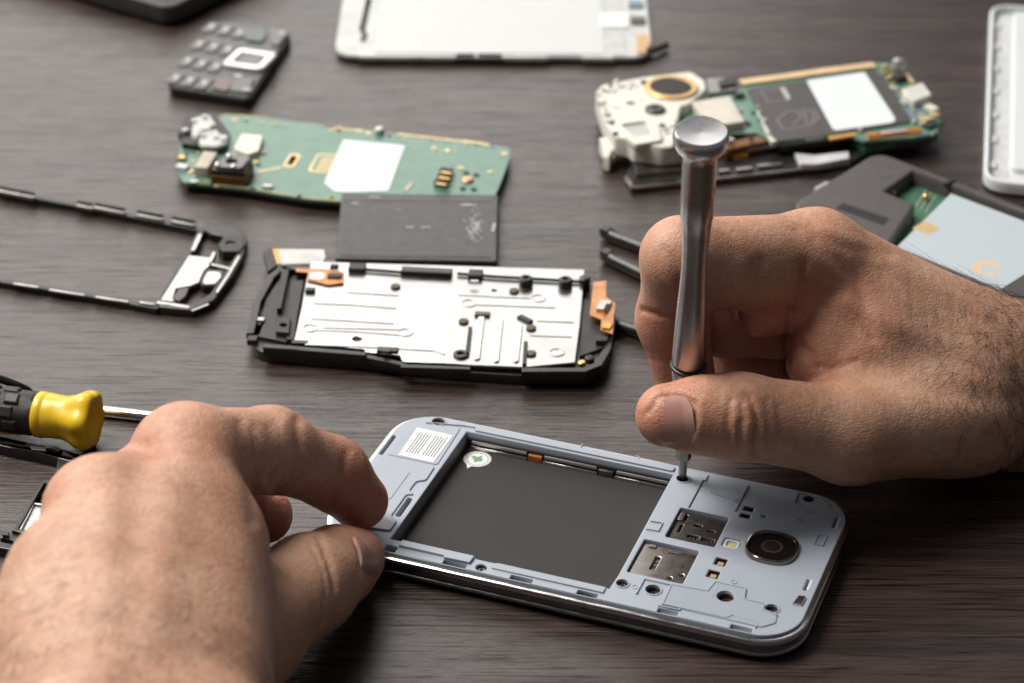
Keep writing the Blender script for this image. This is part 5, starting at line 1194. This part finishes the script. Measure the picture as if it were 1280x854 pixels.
# ---- white back cover at the right edge
oC = at(1228, 225, 0); WCf = Frame(oC[0], oC[1], math.radians(-10.4))
cov_ = thing('back_cover', 'white phone back cover, inside up, at the right edge', 'phone cover', (oC[0], oC[1], 0), WCf.yaw)
co = roundpoly([(0, -11), (66, -11), (66, 150), (0, 150)], 10, 8)
MB().plate(co, 0.3, 2.0, (), .1, .8).build('shell', WHITEP, cov_)
MB().plate(co, 1.9, 5.2, [inset(ccw(co), 1.8)], .7).build('rim_wall', WHITEP, cov_)
MB().plate(roundpoly([(9.5, 3), (56, 3), (56, 146), (9.5, 146)], 3, 4), 1.9, 4.2, (), .8).build('raised_field', WHITEP, cov_)
MB().plate(roundpoly([(3, -1), (8.6, -1), (8.6, 148), (3, 148)], 1, 3), 1.9, 2.2, (), .1).build('side_channel', mat('channel_grey', (0.62, 0.64, 0.66), .4), cov_)
for k in range(7): MB().plate(rrect(1.6, 4 + k * 21, 4.6, 10 + k * 21, 1.2, 4), 1.9, 3.2, (), .5).build('clip', WHITEP, cov_)

# ---- three black pry sticks
stick_lab = ('black plastic pry stick, farthest of three beside the driver hand', 'black plastic pry stick, middle one of three beside the driver hand', 'black plastic pry stick, its end tucked behind the silver chassis')
for (p0, p1), lab in zip((((753, 291), (830, 320)), ((754, 319), (830, 356)), ((745, 398), (830, 424))), stick_lab):
    a = at(*p0, 2.2); b = at(*p1, 2.2); d = (b - a) / np.linalg.norm(b - a)
    st = thing('pry_stick', lab, 'pry tool', (a[0], a[1], 0), math.atan2(d[1], d[0]), 'black pry sticks')
    L_ = 40.0 if 'tucked' in lab else 62.0
    MB().tube([(0, 0, 2.6), (.8, 0, 2.5), (2.5, 0, 2.35), (6, 0, 2.2), (30, 0, 2.2), (L_ - 4, 0, 2.2), (L_, 0, 2.2)], [1.6, 2.1, 2.25, 2.1, 2.1, 2.2, 1.4], 12).build('shaft', BLACKP, st)
    MB().plate(roundpoly([(-.4, -1.7), (3.6, -1.9), (3.6, 1.9), (-.4, 1.7)], .8, 3), 2.4, 4.7, (), .7).build('tip', BLACKP, st)

# ---- yellow and black screwdriver at the left
def axis_thing(a, b):
    d = Vector(b - a); return d.normalized(), d.length
a = at(-60, 504, 9.4); b = at(112, 526, 9.0); dx, LL = axis_thing(a, b)
ys = thing('screwdriver', 'yellow and black handled screwdriver lying at the left edge', 'screwdriver', tuple(a))
YEL = mat('yellow_plastic', (0.78, 0.52, 0.015), 0.34, 0, 0.06, 160, bump=0.15, bscale=700, coat=.15)
def lobed(prof, lob, n=48):
    v = []; f = []; q = Vector((0, 0, 1)).rotation_difference(dx)
    for (r, z, k) in prof:
        for i in range(n):
            t = 2 * math.pi * i / n; rr_ = r * (1 + k * math.cos(lob * t + .5)); p = q @ Vector((rr_ * math.cos(t), rr_ * math.sin(t), z)); v.append(tuple(p))
    for i in range(len(prof) - 1):
        for k in range(n): f.append((i * n + k, i * n + (k + 1) % n, (i + 1) * n + (k + 1) % n, (i + 1) * n + k))
    f.append(tuple(range(n))); f.append(tuple((len(prof) - 1) * n + k for k in range(n)))
    m = MB(); m.add(v, f); return m
g_end = LL - 16.0
ce = lambda x: g_end + x * .84
lobed([(5.6, -30, 0), (6.4, -28, .02), (6.6, -10, .03), (6.5, g_end - 1, .03), (6.3, g_end, .0), (6.0, g_end + .3, 0)], 6).build('rubber_grip', mat('grip_rubber', (0.030, 0.026, 0.027), .55, 0, .1, 200, bump=.3), ys)
lobed([(6.4, g_end + .1, 0), (6.75, g_end + .5, 0), (6.85, ce(3.0), .0), (6.6, ce(3.3), 0), (6.7, ce(4), .0), (6.5, ce(7), .01), (6.4, ce(10), .02), (7.0, ce(13), .04), (8.2, ce(15.6), .06), (8.7, ce(17.6), .06), (8.5, ce(19.6), .06), (7.9, ce(20.8), .06), (7.0, ce(21.2), .04), (5.6, ce(20.3), .02), (3.4, ce(18.6), 0), (.05, ce(18.0), 0)], 6, 72).build('collar', YEL, ys, 60)
up_ = Vector((0, 0, 1)); sd_ = dx.cross(up_)
grip_patch = []
for row in range(4):
    an = math.radians(-5 + row * 36)
    for k in range(4):
        c = dx * (g_end - 6.2 - k * 6.0 - (row % 2) * 1.2) + (up_ * math.cos(an - 1.0) + (-sd_ if True else sd_) * 0) * 0
        n_ = (up_ * math.sin(an) + sd_ * math.cos(an)).normalized()
        t_ = dx.cross(n_)
        vv = []
        for h_, sc in ((5.9, 1.0), (6.85, 1.0), (7.1, .8)):
            for x_, y_ in ((-1, -1), (1, -1), (1, 1), (-1, 1)): vv.append(tuple(c + n_ * h_ + dx * (x_ * 2.1 * sc) + t_ * (y_ * 1.6 * sc)))
        ff = [(0, 1, 5, 4), (1, 2, 6, 5), (2, 3, 7, 6), (3, 0, 4, 7), (4, 5, 9, 8), (5, 6, 10, 9), (6, 7, 11, 10), (7, 4, 8, 11), (8, 9, 10, 11), (0, 3, 2, 1)]
        mesh_obj('grip_pad', vv, ff, MATS['grip_rubber'], ys, 20)
MB().tube([tuple(dx * (g_end - 40) - up_ * 5.4 + sd_ * 3.2), tuple(dx * (g_end - 20) - up_ * 5.4 + sd_ * 3.2), tuple(dx * (g_end - 4) - up_ * 5.2 + sd_ * 3.0)], [1.6, 1.6, .8], 8).build('yellow_inlay', YEL, ys)
# ---- steel rod behind the handle
a = at(40, 503, 2.0); b = at(250, 527, 2.0)
rod = thing('steel_rod', 'thin shiny steel blade rod between yellow handle and knuckles', 'rod', (a[0], a[1], 0))
d = b - a
MB().tube([(0, 0, 1.7), (d[0] * .5, d[1] * .5, 1.7), (d[0] * .86, d[1] * .86, 1.7), (d[0], d[1], 1.7)], [1.7, 1.7, 1.6, .9], 14).build('shaft', CHROME, rod); MB().tube([(-22, 2.0, 2.9), (-4, .5, 2.9), (2, 0, 2.6)], [2.8, 2.8, 1.9], 14).build('ferrule', BLACKP, rod)
# ---- black wire loop at the left edge
pts = [at(-30, 466, 8), at(0, 474, 10), at(20, 481, 8), at(34, 487, 5), at(42, 492, 2.2)]
wl = thing('black_clip', 'curved black clip end poking in above the yellow screwdriver', 'clip', tuple(pts[-1] * np.array([1, 1, 0])))
rel = [tuple(p - pts[-1] * np.array([1, 1, 0])) for p in pts]
MB().tube(rel, [1.3, 1.3, 1.2, 1.1, .6], 10).build('upper_arm', BLACKP, wl)
rel2 = [(x, y + .5, max(.9, z - 5 + i * .8)) for i, (x, y, z) in enumerate(rel)]
MB().tube(rel2, [1.0, 1.0, 1.0, .9, .6], 10).build('lower_arm', BLACKP, wl)

# ---- black plastic housing under the left hand
oh = at(0, 560, 0); HF = Frame(oh[0], oh[1], math.radians(-20))
hs = thing('black_housing', 'black slotted phone housing half hidden under the steadying hand', 'housing', (oh[0], oh[1], 0), HF.yaw)
Zh = zz(0, 460, 3.56)
top = HF.poly(Zh([(-120, 280), (0, 302), (140, 335), (250, 350), (330, 375), (420, 400), (420, 440), (270, 405), (255, 400), (140, 372), (0, 345), (-120, 320)]), 3.4)
slots = [HF.poly(Zh(q), 3.4) for q in ([(5, 308), (50, 318), (45, 328), (0, 320)], [(62, 322), (112, 332), (108, 342), (58, 332)], [(205, 352), (248, 360), (244, 368), (202, 360)], [(285, 372), (345, 385), (330, 396), (278, 386)])]
MB().plate(top, 0.2, 3.4, slots, .3).build('long_rail', BLACKP, hs)
MB().plate(HF.poly(Zh([(255, 395), (330, 410), (330, 450), (295, 482), (250, 470)]), 3.2), .2, 3.0, (), .3).build('corner_web', BLACKP, hs)
MB().plate(HF.poly(Zh([(135, 345), (205, 352), (205, 368), (140, 362)]), 4.2), 3.2, 4.2, (), .2).build('catch', BLACKM, hs)
fr = HF.poly(Zh([(52, 722), (190, 492), (340, 520), (260, 760), (140, 745)]), 4.0)
MB().plate(fr, .2, 4.0, [HF.poly(Zh([(80, 715), (198, 512), (310, 532), (230, 738)]), 4.0)], .3).build('window_frame', BLACKP, hs)
MB().plate(HF.poly(Zh([(80, 715), (198, 512), (310, 532), (230, 738)]), 1.0), .1, 1.0, (), 0).build('window_floor', HOLE, hs)
MB().plate(HF.poly(Zh([(92, 722), (150, 608), (250, 625), (200, 735)]), 2.6), .6, 2.6, (), .2).build('foil_patch', mat('foil', (0.72, 0.73, 0.74), .35, .8, .25, 700, bump=.8, bscale=500), hs)
rail(HF, Zh([(90, 718), (148, 600), (215, 610)]), 2.4, 3.4, .8, METB, 'foil_edge', hs); comp(HF, hs, *Zh([(205, 580)])[0], 1.0, 6, 3, 1.6, BLACKM, 'rubber_block', 0)
low = HF.poly(Zh([(-140, 690), (0, 720), (50, 735), (140, 755), (300, 790), (300, 850), (120, 820), (0, 800), (-140, 770)]), 3.0)
MB().plate(low, .2, 3.0, [HF.poly(Zh([(5, 755), (60, 768), (60, 785), (5, 772)]), 3.0)], .3).build('near_rail', BLACKP, hs)
MB().plate(HF.poly(Zh([(10, 722), (40, 728), (38, 745), (10, 740)]), 4.2), 2.8, 4.2, (), .2).build('catch', BLACKM, hs); MB().plate(HF.poly(Zh([(250, 478), (300, 482), (300, 500), (255, 496)]), 3.6), .2, 3.4, (), .2).build('catch', BLACKM, hs)
